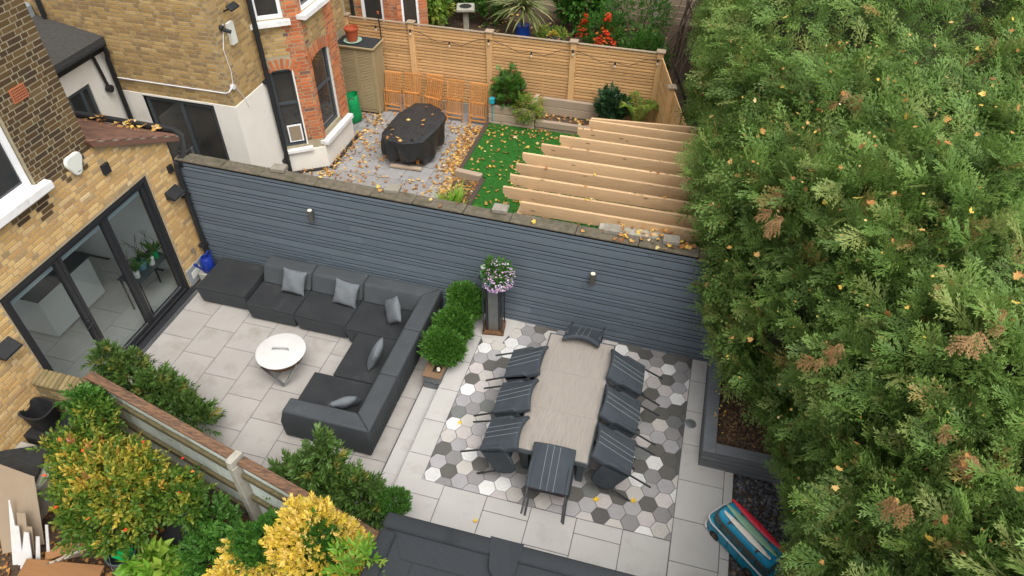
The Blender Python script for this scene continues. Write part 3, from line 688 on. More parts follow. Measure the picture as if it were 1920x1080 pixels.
def window(house, fn, u0, u1, v0, v1, fmat, rec=.08, fw=.06, trans=(), mull=(), pmat='dark_glass', name='window'):
    mb = MB()
    def bar(a, b, c, d, h0=-rec-.06, h1=-rec): mb.prism(rp(a, b, c, d), h0, h1, fn)
    bar(u0, u0+fw, v0, v1); bar(u1-fw, u1, v0, v1); bar(u0+fw, u1-fw, v0, v0+fw); bar(u0+fw, u1-fw, v1-fw, v1)
    for t in trans: bar(u0+fw, u1-fw, t-fw/2, t+fw/2)
    for t in mull: bar(t-fw/2, t+fw/2, v0+fw, v1-fw, -rec-.061, -rec-.002)
    f = put(name, mb, fmat, house, fix=True)
    vsp = [v0+fw]+[x for t in trans for x in (t-fw/2, t+fw/2)]+[v1-fw]
    usp = [u0+fw]+[x for t in mull for x in (t-fw/2, t+fw/2)]+[u1-fw]
    for i in range(0, len(vsp), 2):
        for j in range(0, len(usp), 2):
            q = MB(); q.prism(rp(usp[j]-.004, usp[j+1]+.004, vsp[i]-.004, vsp[i+1]+.004), -rec-.04, -rec-.03, fn); put('pane', q, pmat, f, fix=True)
    return f
# ------------------------------------------------------------------ our house (left): yellow stock extension and dark upper storey
XH = -8.29
hf = lambda u, v, h: (XH+h, u, v)
house = thing('brick_house', 'yellow and dark stock brick house with black folding glass doors on the patio', 'house', (XH, 6, 0))
DY0, DY1, DZ = 4.86, 7.93, 2.46
slope = lambda y: 3.50-.51*(y-7.15)
core(house, hf, [rp(1.0, DY0, 0, 3.2), rp(DY0, 7.16, DZ, 3.2), [(7.16, DZ), (8.60, DZ), (8.60, slope(8.60)), (7.16, slope(7.16))], rp(DY1, 8.60, 0, DZ)], 'mortar_yellow')
core(house, hf, [rp(1.0, DY0, 3.2, 6.6), rp(DY0, 7.16, 3.2, 3.42), rp(DY0, 5.0, 3.42, 6.6), rp(6.10, 7.16, 3.42, 6.6), rp(5.0, 6.10, 4.95, 6.6)], 'mortar')
# side of the dark storey that faces the neighbour
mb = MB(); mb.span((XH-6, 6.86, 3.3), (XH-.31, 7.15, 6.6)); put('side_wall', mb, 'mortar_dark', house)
bw = Brickwork(house)
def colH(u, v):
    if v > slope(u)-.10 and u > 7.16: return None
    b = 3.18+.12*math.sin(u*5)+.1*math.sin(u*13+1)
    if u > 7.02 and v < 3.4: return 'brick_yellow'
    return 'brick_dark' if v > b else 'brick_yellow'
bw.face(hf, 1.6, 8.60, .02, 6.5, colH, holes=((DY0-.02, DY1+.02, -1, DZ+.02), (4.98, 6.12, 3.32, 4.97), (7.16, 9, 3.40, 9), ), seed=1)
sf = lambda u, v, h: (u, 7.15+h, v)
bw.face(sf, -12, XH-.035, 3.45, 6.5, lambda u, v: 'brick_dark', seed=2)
bw.finish()
# sloping roof strip of the side extension: clay tiles in courses, verge, gutter
roof = MB()
rf = lambda x, y, h: (x, y-h*.45, slope(y)+.03+h*.89)
roof.add([rf(-11, 7.1, 0), (-8.2, 7.1, slope(7.1)+.03), rf(-8.2, 8.86, 0), rf(-11, 8.86, 0), rf(-11, 7.1, -.12), rf(-8.2, 7.1, -.12), rf(-8.2, 8.86, -.12), rf(-11, 8.86, -.12)],
         [(0, 1, 2, 3), (4, 5, 6, 7), (0, 1, 5, 4), (1, 2, 6, 5), (2, 3, 7, 6), (3, 0, 4, 7)])
ro = put('roof', roof, 'roof_tile', house, fix=True)
tm = None
for i in range(14):
    for j in range(16):
        y = 7.2+i*.125; x = -8.20-.165*j-(.08 if i % 2 else 0)
        if tm is None:
            m_ = MB(); m_.box((0, 0, 0), (.16, .16, .014), 0, .004); tm = m_.mesh('roof_tile'); tm.materials.append(MATS['roof_tile'])
        o = link('roof_tile', tm, ro, (x-.08-XH, y-6, slope(y)+.055)); o.rotation_euler = (-math.atan(.51)+.07, 0, rs.uniform(-.02, .02))
vg = MB(); vg.prism([(7.15, slope(7.15)-.03), (8.9, slope(8.9)-.03), (8.9, slope(8.9)+.045), (7.15, slope(7.15)+.045)], .012, .075, hf); put('verge', vg, 'capstone', ro, fix=True)
gt = MB(); gt.tube([(-11.0, 8.93, 2.74), (-8.36, 8.93, 2.72), (-8.17, 8.87, 2.66), (-8.14, 8.78, 2.48), (-8.15, 8.7, 2.35)], .058, 8); put('gutter', gt, 'black_plastic', house, 30)
hp = MB(); hp.box((-8.15, 8.68, 2.30), (.17, .2, .2), .2, .03); hp.box((-8.17, 8.78, 2.42), (.2, .14, .1), .1, .02); put('rainwater_hopper', hp, 'black_plastic', house)
dp = MB(); dp.tube([(-8.17, 8.52, 2.35), (-8.18, 8.5, 2.1), (-8.18, 8.5, .02)], .045, 8)
for z in (1.7, .6): dp.box((-8.2, 8.5, z), (.12, .13, .05))
put('downpipe', dp, 'black_plastic', house, 30)
# folding doors
dr = MB(); fwid = .075
def dbar(a, b, c, d, h0, h1): dr.prism(rp(a, b, c, d), h0, h1, hf)
dbar(DY0, DY0+fwid, 0.02, DZ, -.16, -.02); dbar(DY1-fwid, DY1, .02, DZ, -.16, -.02); dbar(DY0, DY1, DZ-.09, DZ, -.161, -.018); dbar(DY0, DY1, -.01, .045, -.2, -.015)
doors = put('folding_door', dr, 'black_metal', house, fix=True)
LEAF = [(DY0+fwid, 5.90), (5.90, 6.90), (6.90, DY1-fwid)]
for i, (a, b_) in enumerate(LEAF):
    mb = MB(); fw2 = .065
    for (p, q, c, d) in ((a+.004, a+fw2, .05, DZ-.095), (b_-fw2, b_-.004, .05, DZ-.095), (a+fw2, b_-fw2, .05, .05+fw2), (a+fw2, b_-fw2, DZ-.095-fw2, DZ-.095)): mb.prism(rp(p, q, c, d), -.13, -.05, hf)
    lf = put('door_leaf', mb, 'black_metal', doors, fix=True)
for i, (a, b_) in enumerate(LEAF):
    q = MB(); q.add([hf(a+.06, .11, -.09), hf(b_-.06, .11, -.09), hf(b_-.06, DZ-.155, -.09), hf(a+.06, DZ-.155, -.09)], [(0, 1, 2, 3)]); put('pane', q, 'bifold_glass', doors)
    q = MB(); q.prism(rp(a+.07, b_-.07, DZ-.285, DZ-.165), -.16, -.125, hf); put('pale_strip', q, 'pale_strip', doors, fix=True)  # pale blue-grey strip across the top of each pane
    q = MB(); q.prism(rp(a+.066, b_-.066, .114, .126), -.084, -.07, hf); put('bead', q, 'steel', doors, fix=True)
q = MB(); q.box((XH-.02, 5.84, 1.05), (.04, .035, .22), 0, .008); q.cyl((XH, 5.84, 1.1), (XH+.05, 5.84, 1.1), .012); q.tube([(XH+.05, 5.84, 1.1), (XH+.055, 5.78, 1.1), (XH+.05, 5.70, 1.095)], .012); put('handle', q, 'black_metal', doors)
q = MB(); q.span((XH+.02, DY0-.02, -.02), (XH+.13, DY1+.03, .028), .004); put('threshold', q, 'black_metal', house)
# upstairs window
wf = window(house, hf, 4.95, 6.08, 3.47, 4.93, 'upvc_white', .03, .085, trans=(4.35,), mull=(5.35,))
q = MB(); q.prism(rp(4.8, 6.26, 3.36, 3.465), -.1, .13, hf); put('window_sill', q, 'stone_white', house, fix=True)
q = MB(); q.prism(rp(DY1+.03, 8.46, 0, .36), -.0, .022, hf); put('plinth', q, 'lead', house, fix=True)
q = MB(); q.prism(rp(8.05, 8.3, .12, .26), .022, .03, hf); put('air_vent', q, 'bellbox', house, fix=True)
# vent brick
q = MB(); q.prism(rp(6.38, 6.62, 4.52, 4.70), -.01, .012, hf); vb = put('air_brick', q, 'airbrick', house, fix=True)
q = MB()
for r in range(5):
    for c in range(9): q.prism(rp(6.395+.0245*c, 6.41+.0245*c, 4.54+.032*r, 4.557+.032*r), .012, .0125, hf)
put('holes', q, 'dark_gap', vb, fix=True, kind='stuff')
# room behind the glass
rm = MB(); rm.span((-14.5, 3.6, -.2), (-8.45, 8.4, -.03)); rf_ = structure('room_floor', rm, 'joint'); ORG[rf_.name] = (0, 0, 0)
for i in range(9):
    for j in range(8): tile(rf_, 'floor_tile', rect(-8.47-.6*(i+1), -8.47-.6*i, 3.7+.6*j-(.3 if i % 2 else 0), 4.3+.6*j-(.3 if i % 2 else 0), .008), 0, .03, 'indoor_tile')
rm = MB(); rm.span((-14.6, 8.28, -.1), (-8.62, 8.42, 2.6)); rm.span((-11.2, 3.5, 2.52), (-8.62, 8.42, 2.62)); rm.span((-14.6, 3.4, -.1), (-8.62, 3.55, 2.6)); structure('room_wall', rm, 'room_wall')  # ceiling cut short and back left open, shaped to let daylight in
isl = thing('kitchen_island', 'white kitchen island with dark worktop seen through the folding doors', 'kitchen island', (-10.0, 6.7, 0))
mb = MB(); mb.span((-10.55, 6.19, 0.04), (-9.68, 7.38, .88), .006); put('cabinet', mb, 'white_gloss', isl)
mb = MB(); mb.span((-10.6, 6.15, .88), (-9.64, 7.42, .92), .005); put('worktop', mb, 'dark_top', isl)
gtb = thing('side_table', 'dark glass side table inside the right hand door pane', 'table', (-8.72, 7.55, 0))
mb = MB(); mb.span((-8.95, 7.12, .72), (-8.50, 7.96, .74), .004); put('table_top', mb, 'dark_top', gtb)
for x, y in ((-8.92, 7.16), (-8.92, 7.92), (-8.54, 7.16), (-8.54, 7.92)): mb = MB(); mb.cyl((x, y, 0), (x, y, .72), .015); put('leg', mb, 'black_metal', gtb)
def potplant(x, y, z, r, h, pm, lab, seed, fl=True, stems=3):
    t = thing('potted_orchid', lab, 'plant', (x, y, z)); mb = MB(); mb.lathe([(r*.75, 0), (r, h), (r*.9, h), (r*.85, h*.85), (0, h*.85)], (x, y, z), 16); put('pot', mb, pm, t, 30)
    p = np.tile([x, y, z+h], (9, 1)); rg = np.random.default_rng(seed); d = np.c_[rg.normal(size=(9, 2)), .7+rg.random(9)*.6]
    scatter('foliage', leaf_t(.24, .07), p, frames(d), 1+.3*rg.random(9), 'greenleaf', t)
    mb = MB()
    for i in range(stems): mb.tube([(x, y, z+h), (x+rg.normal()*.05, y+rg.normal()*.05, z+h+.25), (x+rg.normal()*.1, y+rg.normal()*.12, z+h+.5)], .004, 5)
    put('stem', mb, 'twig', t)
potplant(-8.64, 7.27, .74, .06, .11, 'ceramic_white', 'small white pot with orchid at near end of the indoor table', 1)
potplant(-8.72, 7.50, .74, .11, .13, 'ceramic_teal', 'teal bowl of orchid leaves on the indoor table', 2, stems=6)
potplant(-8.62, 7.64, .74, .07, .13, 'ceramic_white', 'tall white pot with bare orchid stems on the indoor table', 3)
potplant(-8.66, 7.82, .74, .06, .12, 'green_plastic', 'green leafy pot at the far end of the indoor table', 4)
# fittings on the house wall (things of their own)
def wall_wedge(y, z, lab):
    t = thing('wall_light', lab, 'wall light', (XH, y, z)); mb = MB()
    mb.prism([(0, -.06), (.17, -.06), (.17, -.03), (0, .08)], y-.15, y+.15, lambda u, v, h: (XH+.005+u, h, z+v)); put('housing', mb, 'black_plastic', t, fix=True)
    mb = MB(); mb.span((XH+.012, y-.13, z-.085), (XH+.16, y+.13, z-.061), .005); put('lens', mb, 'lamp_lens', t)
wall_wedge(8.30, 1.88, 'black wedge wall light between the folding doors and the downpipe')
wall_wedge(4.55, 1.88, 'black wedge wall light left of the folding doors at photo edge')
t = thing('alarm_box', 'cream rounded triangular alarm box on the dark brick', 'alarm box', (XH, 6.78, 3.4)); mb = MB()
pts = []
for i in range(24):
    a = 2*math.pi*i/24; r = .155*(1+.16*math.cos(3*(a+math.pi/2)))
    pts.append((6.78+r*math.cos(a)*.95, 3.40+r*math.sin(a)*1.05))
mb.prism(pts, .002, .06, hf); o = put('cover', mb, 'bellbox', t, fix=True); bevel(o, .02, 3); smooth(o, 50)
mb = MB(); mb.prism(rp(6.75, 6.81, 3.27, 3.28), .06, .062, hf); put('badge', mb, 'anthracite', t, fix=True)
mb = MB(); mb.prism(rp(7.18, 7.31, 2.94, 3.10), .002, .05, hf); thing_mesh('junction_box', mb, 'black_plastic', 'small square black box on yellow brick above the doors', 'junction box', fix=True)
mb = MB(); mb.prism(rp(8.40, 8.50, 2.20, 2.33), .002, .05, hf); thing_mesh('door_sensor', mb, 'black_plastic', 'small black sensor on yellow brick beside the downpipe top', 'sensor', fix=True)
t = thing('outdoor_tap', 'small brass outside tap low on the yellow brick', 'tap', (XH, 8.25, .62)); mb = MB(); mb.cyl((XH, 8.25, .62), (XH+.09, 8.25, .62), .014); mb.cyl((XH+.08, 8.25, .64), (XH+.08, 8.25, .55), .012); put('spout', mb, 'steel', t); mb = MB(); mb.box((XH+.05, 8.25, .665), (.02, .08, .02)); put('handle', mb, 'steel', t)
t = thing('watering_can', 'blue plastic watering can behind the ottoman by the downpipe', 'watering can', (-8.05, 8.28, 0)); mb = MB(); mb.lathe([(.11, 0), (.125, .03), (.12, .26), (.09, .31), (.07, .31), (.07, .25), (0, .25)], (-8.05, 8.28, .2), 18); put('body', mb, 'blue_plastic', t, 30)
mb = MB(); mb.tube([(-8.05, 8.38, .28), (-8.05, 8.45, .5), (-8.05, 8.40, .56), (-8.05, 8.28, .54)], .016, 8); put('handle', mb, 'blue_plastic', t, 30)
mb = MB(); mb.tube([(-8.08, 8.18, .26), (-8.1, 8.1, .40), (-8.12, 8.05, .50)], [.022, .018, .03], 8); put('spout', mb, 'blue_plastic', t, 30)
mb = MB(); mb.span((-8.2, 8.13, 0), (-7.92, 8.42, .2), .01); thing_mesh('stone_block', mb, 'concrete', 'concrete block under the blue watering can', 'block')
# slot drains
def drain(x0, x1, y0, y1, z, lab):
    t = thing('slot_drain', lab, 'drain', ((x0+x1)/2, (y0+y1)/2, z)); mb = MB(); mb.span((x0, y0, z-.03), (x1, y1, z+.001)); put('channel', mb, 'dark_gap', t)
    mb = MB(); n = int((y1-y0)/.028)
    for i in range(n): mb.span((x0+.008, y0+i*.028, z-.01), (x1-.008, y0+i*.028+.016, z+.006))
    mb.span((x0, y0, z-.01), (x0+.01, y1, z+.007)); mb.span((x1-.01, y0, z-.01), (x1, y1, z+.007)); put('grate', mb, 'steel' if x0 < -8 else 'anthracite', t, kind='stuff')
drain(-8.155, -8.092, 4.6, 8.1, .004, 'slotted steel drain along the folding door threshold')
drain(-3.333, -3.272, 3.9, 6.72, .004, 'black slotted drain at the foot of the terrace step')

# ================================================================== GREY SLATTED BOUNDARY WALL
WT = 2.33
gw = thing('boundary_wall', 'long wall clad in grey horizontal boards with a stone coping behind the sofa', 'wall', (-3.6, 8.5, 0))
wa = math.atan(-.0245)
def wpt(x, d, z): return (x, WY(x)+d, z)
def wbox(mb, x0, x1, d0, d1, z0, z1, bev=0):
    L = (x1-x0)/math.cos(wa); xm = (x0+x1)/2; mb.box((xm, WY(xm)+(d0+d1)/2, (z0+z1)/2), (L, d1-d0, z1-z0), wa, bev)
mb = MB(); wbox(mb, -8.30, 1.22, .06, .24, -.05, WT+.02); put('core', mb, 'dark_gap', gw)  # core coloured near-black to put shade between the boards
rw = random.Random(21); z = .02; pat = [.135, .05, .075, .05, .10, .135, .05, .05, .085, .135, .06, .05, .075, .135, .05]; i = 0
while z < WT-.03:
    h = min(pat[i % len(pat)], WT-.004-z); x = -8.28 if z > .31 else -8.28; xe = 1.2 if z > .0 else 1.2
    cuts = [x, rw.uniform(-6.5, -4.6), rw.uniform(-3.2, -1.9), rw.uniform(-.6, .3), xe] if rw.random() < .8 else [x, rw.uniform(-5, -3), rw.uniform(-1.5, 0), xe]
    for a, b_ in zip(cuts, cuts[1:]):
        mb = MB(); dd = rw.uniform(-.002, .002); wbox(mb, a+.0015, b_-.0015, dd, .011+dd, z, z+h, .002); put('board', mb, 'grey_board', gw)
    z += h+.019; i += 1
x = -8.25
while x < 1.2:
    L = rw.uniform(.7, 1.1); mb = MB(); wbox(mb, x+.004, min(x+L, 1.22)-.004, -.012, .225+rw.uniform(-.012, .012), WT+.02, WT+.06+rw.uniform(-.006, .006), .012); put('coping_stone', mb, 'coping', gw); x += L
for x in (-6.35, -4.32, -2.52, -.78, .1):
    mb = MB(); mb.box((x, WY(x)+.20, WT+.10), (.24, .18, .07), .05, .008); put('cap_block', mb, 'capstone', gw)
mb = MB(); wbox(mb, -8.28, 1.2, -.004, .024, -.05, .018); put('plinth', mb, 'lead', gw)
for x, z, lb in ((-5.76, 1.79, 'small cylindrical wall light on the grey boards above the sofa'), (-.96, 1.63, 'small cylindrical wall light on the grey boards above the dining table')):
    t = thing('wall_light', lb, 'wall light', wpt(x, -.06, z)); y = WY(x)
    mb = MB(); mb.cyl((x, y-.075, z-.11), (x, y-.075, z+.10), .042, None, 18); mb.box((x, y-.03, z), (.05, .05, .07)); put('housing', mb, 'lamp_metal', t, 40)
    mb = MB(); mb.cyl((x, y-.075, z+.10), (x, y-.075, z+.108), .036, None, 18); put('lens', mb, 'lamp_lens', t)

# ================================================================== NEIGHBOUR'S HOUSE
nh = thing('brick_house', 'buff brick terraced house with white render base and red brick bay window', 'house', (-9, 12, 0))
NX, NY = -8.40, 10.70
f1 = lambda u, v, h: (u, NY-h, v)
core(nh, f1, [rp(-16, NX, 2.2, 6.6), rp(-16, -10.47, 0, 2.2), rp(-8.87, NX, 0, 2.2)], 'mortar')
f2 = lambda u, v, h: (NX+h, u, v)
core(nh, f2, [rp(NY, 11.98, 0, 6.6)], 'mortar', name='return_wall')
A = Vector((-8.40, 11.90)); B = Vector((-7.68, 12.40)); T_ = (B-A).normalized(); Nn = Vector((T_.y, -T_.x)); LB = (B-A).length
f3 = lambda u, v, h: (A.x+T_.x*u+Nn.x*h, A.y+T_.y*u+Nn.y*h, v)
f4 = lambda u, v, h: (-7.68+h, u, v)
W1 = (.06, .54, .62, 2.38); W2 = (12.52, 13.28, .76, 2.5); U1 = (.03, .56, 3.42, 5.0); U2 = (12.50, 13.30, 3.46, 5.0)
def frame_polys(a, b, z0, z1, ws):
    out = []; z = z0
    for (u0, u1, v0, v1) in ws:
        out += [rp(a, b, z, v0), rp(a, u0, v0, v1), rp(u1, b, v0, v1)]; z = v1
    return out+[rp(a, b, z, z1)]
core(nh, f3, frame_polys(-.05, LB-.002, 0, 6.6, (W1, U1)), 'mortar', -.22, name='bay_side')
core(nh, f4, frame_polys(12.41, 13.72, 0, 6.6, (W2, U2)), 'mortar', -.22, name='bay_front')
C2 = Vector((-7.68, 13.72)); D2 = Vector((-8.4, 14.22)); T5 = (D2-C2).normalized(); N5 = Vector((T5.y, -T5.x))
f5 = lambda u, v, h: (C2.x+T5.x*u+N5.x*h, C2.y+T5.y*u+N5.y*h, v)
core(nh, f5, [rp(0, .88, 0, 6.6)], 'mortar', -.22, name='bay_side')
core(nh, f2, [rp(14.2, 15.6, 0, 6.6)], 'mortar', name='return_wall')
bw = Brickwork(nh)
bw.face(f1, -13.5, NX, 2.24, 6.3, lambda u, v: 'brick_buff', seed=11)
bw.face(f2, NY+.0, 11.88, 2.24, 6.3, lambda u, v: 'brick_buff', seed=12)
bw.face(f2, 14.25, 15.5, 1.95, 6.3, lambda u, v: 'brick_buff', seed=18)
hol1 = ((W1[0], W1[1], W1[2]-.1, W1[3]+.24), (U1[0], U1[1], U1[2]-.1, U1[3]))
def c3(u, v):
    if v < .68: return None
    if u > W1[1]-.02+(.06 if int(v/.0755) % 2 else .0): return 'brick_red'
    if u < .05: return 'brick_red' if v < 2.7 else 'brick_buff'
    if v < 2.63: return 'brick_red'
    return 'brick_buff'
bw.face(f3, -.02, LB, .56, 6.3, c3, hol1, seed=13)
hol2 = ((W2[0], W2[1], W2[2]-.12, W2[3]+.25), (U2[0], U2[1], U2[2]-.1, U2[3]))
def c4(u, v):
    q = .05 if int(v/.0755) % 2 else 0
    if u < W2[0]-.04+q or u > W2[1]+.06-q: return 'brick_red'
    return 'brick_buff' if v > 2.74 else 'brick_red'
bw.face(f4, 12.41, 13.72, .64, 6.3, c4, hol2, seed=14)
bw.face(f5, 0, .88, .64, 6.3, lambda u, v: 'brick_red' if u < .3 else 'brick_buff', (), seed=15)
bw.arch(f3, (W1[0]+W1[1])/2, W1[1]-W1[0], W1[3]-.06, .22, 'brick_red')
bw.arch(f4, (W2[0]+W2[1])/2, W2[1]-W2[0], W2[3]-.07, .24, 'brick_red')
bw.finish()
# white render base
mb = MB()
for p in (rp(-16, -10.47, -.02, 2.235), rp(-8.87, NX, -.02, 2.235), rp(-10.47, -8.87, 2.2, 2.235)): mb.prism(p, -.05, .02, f1)
put('render_base', mb, 'render_white', nh, fix=True)
mb = MB(); mb.prism(rp(NY-.0203, 11.9, -.02, 2.2353), -.05, .0215, f2); put('render_base', mb, 'render_white', nh, fix=True)
mb = MB(); mb.prism(rp(-.03, LB+.02, -.02, .50), -.05, .03, f3); mb.prism(rp(12.39, 13.74, -.02, .56), -.05, .031, f4); mb.prism(rp(-.02, .9, -.02, .56), -.05, .03, f5); put('render_base', mb, 'render_white', nh, fix=True)
mb = MB(); mb.prism(rp(-.04, .62, .50, .57), -.1, .10, f3); put('window_sill', mb, 'stone_white', nh, fix=True)
mb = MB(); mb.prism(rp(12.36, 13.66, .565, .655), -.1, .13, f4); put('window_sill', mb, 'stone_white', nh, fix=True)
mb = MB(); mb.prism(rp(-.08, .68, 3.31, 3.40), -.1, .12, f3); put('window_sill', mb, 'stone_white', nh, fix=True)
mb = MB(); mb.prism(rp(12.36, 13.42, 3.36, 3.45), -.1, .14, f4); put('window_sill', mb, 'stone_white', nh, fix=True)
w = window(nh, f3, *W1, 'anthracite', .04, .055, trans=(1.62,))
mb = MB(); mb.prism(rp(.17, .47, .72, 1.12), -.028, -.012, f3); cf_ = put('cat_flap_panel', mb, 'upvc_white', w, fix=True)
mb = MB(); mb.prism(rp(.20, .44, .75, 1.09), -.011, -.006, f3); put('panel', mb, 'plasterboard', w, fix=True)
window(nh, f4, *W2, 'anthracite', .06, .06, trans=(1.72,))
mb = MB(); mb.prism(rp(W2[1]-.001, W2[1]+.03, W2[2], W2[3]), -.06, -.008, f4); put('reveal', mb, 'render_white', nh, fix=True)
mb = MB(); mb.prism(rp(W1[1]-.03, W1[1]+.001, W1[2], W1[3]), -.038, -.004, f3); put('reveal', mb, 'render_white', nh, fix=True)
window(nh, f3, *U1, 'upvc_white', .03, .07, trans=(4.2,)); window(nh, f4, *U2, 'upvc_white', .03, .07, trans=(4.2,))
fd = window(nh, f1, -10.45, -8.89, .02, 2.18, 'anthracite', .03, .08, mull=(-9.65,), name='glazed_door')
mb = MB(); mb.box((-9.72, NY-.0, 1.05), (.03, .06, .16)); put('handle', mb, 'steel', fd)
mb = MB(); mb.tube([(-11.1, NY-.04, 2.52), (-8.5, NY-.04, 2.52), (NX-.01, NY-.045, 2.56), (NX+.03, NY+.0, 2.62)], .014, 6); put('conduit', mb, 'conduit', nh, 30)
mb = MB(); mb.tube([(NX+.03, NY+.06, 2.62), (NX+.03, NY+.12, 2.9), (NX+.04, NY+.06, 3.35), (NX+.03, NY+.25, 3.75)], .007, 5); mb.cyl((NX, NY+.06, 2.62), (NX+.05, NY+.06, 2.62), .05, None, 14); mb.tube([(NX+.05, NY+.1, 2.62), (NX+.04, NY+.28, 2.3), (NX+.04, NY+.36, 2.05)], .006, 5); put('cable', mb, 'conduit', nh, 30)
mb = MB(); mb.tube([(NX+.10, 11.78, 6.5), (NX+.10, 11.78, 2.3), (NX+.10, 11.80, -.05)], .05, 8)
for z in (4.2, 2.25, .4): mb.box((NX+.06, 11.78, z), (.10, .15, .06))
put('downpipe', mb, 'black_plastic', nh, 30)
mb = MB(); mb.prism(rp(NY+.34, NY+.50, 3.32, 3.72), .005, .07, f2); thing_mesh('security_box', mb, 'bellbox', 'white upright security box near the brick corner above the render', 'alarm box', fix=True)
t = thing('floodlight', 'black floodlight on the brick corner above the white box', 'floodlight', (NX, NY+.45, 3.95)); mb = MB(); mb.box((NX+.20, NY+.42, 4.02), (.13, .26, .05), 0, .012, Matrix.Rotation(R_(35), 3, 'Y')); put('head', mb, 'black_plastic', t)
mb = MB(); mb.tube([(NX, NY+.4, 3.92), (NX+.1, NY+.4, 3.96), (NX+.2, NY+.42, 4.0)], .018, 6); put('bracket', mb, 'black_plastic', t)
t = thing('security_camera', 'small black camera left of the white security box', 'camera', (NX, NY+.18, 3.7)); mb = MB(); mb.cyl((NX, NY+.18, 3.72), (NX+.06, NY+.18, 3.70), .045, None, 12); put('mount', mb, 'black_plastic', t); mb = MB(); mb.cyl((NX+.05, NY+.18, 3.68), (NX+.17, NY+.24, 3.62), .035, None, 12); put('lens', mb, 'black_plastic', t)
# white lean-to at the end of the side passage
lt = thing('lean_to', 'white rendered lean-to with black flat roof in the passage between the houses', 'extension', (-11.3, 9.8, 0))
f6 = lambda u, v, h: (-11.0+h, u, v)
core(lt, f6, [rp(7.4, NY-.01, 0, 1.2), rp(7.4, 9.50, 1.2, 2.66), rp(10.08, NY-.01, 1.2, 2.66), rp(7.4, NY-.01, 2.66, 3.2)], 'render_white')
window(lt, f6, 9.50, 10.08, 1.2, 2.66, 'anthracite', .03, .07, mull=(9.86,))
mb = MB(); mb.add([(-10.86, 7.4, 3.34), (-10.86, NY-.02, 3.34), (-12.3, NY-.02, 3.62), (-12.3, 7.4, 3.62), (-10.86, 7.4, 3.24), (-10.86, NY-.02, 3.24), (-12.3, NY-.02, 3.5), (-12.3, 7.4, 3.5)], [(0, 1, 2, 3), (4, 5, 6, 7), (0, 1, 5, 4), (1, 2, 6, 5), (2, 3, 7, 6), (3, 0, 4, 7)]); put('roof', mb, 'felt_roof', lt, fix=True)
mb = MB(); mb.span((-10.985, 7.4, 3.06), (-10.94, NY-.02, 3.23)); put('fascia', mb, 'black_plastic', lt)
mb = MB(); mb.tube([(-10.83, 7.5, 3.26), (-10.83, NY-.1, 3.24)], .055, 8); put('gutter', mb, 'black_plastic', lt, 30)
mb = MB(); mb.span((-13.2, 7.4, 3.55), (-12.2, NY-.02, 3.85), .05); put('flashing', mb, 'lead', lt)
mb = MB(); mb.tube([(-10.83, NY-.14, 3.22), (-10.84, NY-.1, 3.05), (-10.9, NY-.08, 2.9), (-10.9, NY-.08, .0)], .045, 8); put('downpipe', mb, 'black_plastic', lt, 30)
mb = MB(); mb.tube([(-10.94, NY-.35, 3.05), (-10.93, NY-.3, 2.55), (-10.93, NY-.28, 2.42)], .03, 6); mb.cyl((-10.96, NY-.28, 2.40), (-10.88, NY-.28, 2.40), .075, None, 14); put('overflow_pipe', mb, 'black_plastic', lt, 30)
mb = MB(); mb.tube([(-12.0, NY-.06, 6.4), (-12.0, NY-.06, 3.6)], .045, 8); put('soil_pipe', mb, 'black_plastic', lt, 30)

# ================================================================== NEIGHBOUR'S GARDEN
FY, FT = 15.58, 2.12
fen = thing('slatted_fence', 'long honey coloured slatted timber fence along the back of the neighbouring garden', 'fence', (-4.5, FY, 0))
PX = [-8.4, -6.72, -4.78, -2.78, -.82]
for i, x in enumerate(PX):
    mb = MB(); mb.box((x, FY, FT/2), (.11 if i == 0 else .14, .12, FT+.06), 0, .008); po = put('post', mb, 'cedar_post', fen)
    mb = MB(); mb.box((x, FY, FT+.05), (.2, .18, .035), 0, .008); put('post_cap', mb, 'post_cap', po)
for a, b_ in zip(PX, PX[1:]):
    z = .27
    while z < FT-.03:
        mb = MB(); j = rw.uniform(-.003, .003); mb.box(((a+b_)/2, FY+.01+j, z+.026), (b_-a-.13, .022, .054), rw.uniform(-.0015, .0015), .003); put('slat', mb, 'cedar', fen)
        mb = MB(); mb.box(((a+b_)/2, FY+.062, z-.012), (b_-a-.13, .02, .05)); put('back_slat', mb, 'cedar', fen); z += .0765  # second slat layer, added behind so the gaps look dark
    mb = MB(); mb.span((a+.06, FY-.03, -.02), (b_-.06, FY+.03, .25)); put('gravel_board', mb, 'concrete', fen)
    mb = MB(); mb.span((a+.06, FY-.02, FT-.012), (b_-.06, FY+.045, FT+.012), .004); put('top_rail', mb, 'post_cap', fen)
    mb = MB(); [mb.box((x_, FY+.038, FT/2+.1), (.045, .03, FT-.3)) for x_ in (a+.7, a+1.3)]; put('batten', mb, 'cedar_post', fen)
sfn = thing('side_fence', 'short run of slatted fence turning the corner towards the hedge', 'fence', (-.3, 14, 0))
S0, S1 = Vector((-.78, 15.5)), Vector((.55, 10.6)); sl_ = (S1-S0).length; sa = math.atan2(S1.y-S0.y, S1.x-S0.x); sdv = (S1-S0)/sl_
z = .2
while z < FT-.05:
    for k in range(2):
        mb = MB(); c = S0+sdv*(sl_*(k+.5)/2); mb.box((c.x, c.y, z+.026), (sl_/2-.1, .022, .054), sa, .003); put('slat', mb, 'cedar', sfn)
    z += .0765
for k in (.32, .66, 1):
    c = S0+sdv*(sl_*k*.97); mb = MB(); mb.box((c.x-.05, c.y-.02, FT/2), (.12, .12, FT+.06), sa, .008); po = put('post', mb, 'cedar_post', sfn)
    mb = MB(); mb.box((c.x-.05, c.y-.02, FT+.05), (.19, .19, .035), sa, .008); put('post_cap', mb, 'post_cap', po)
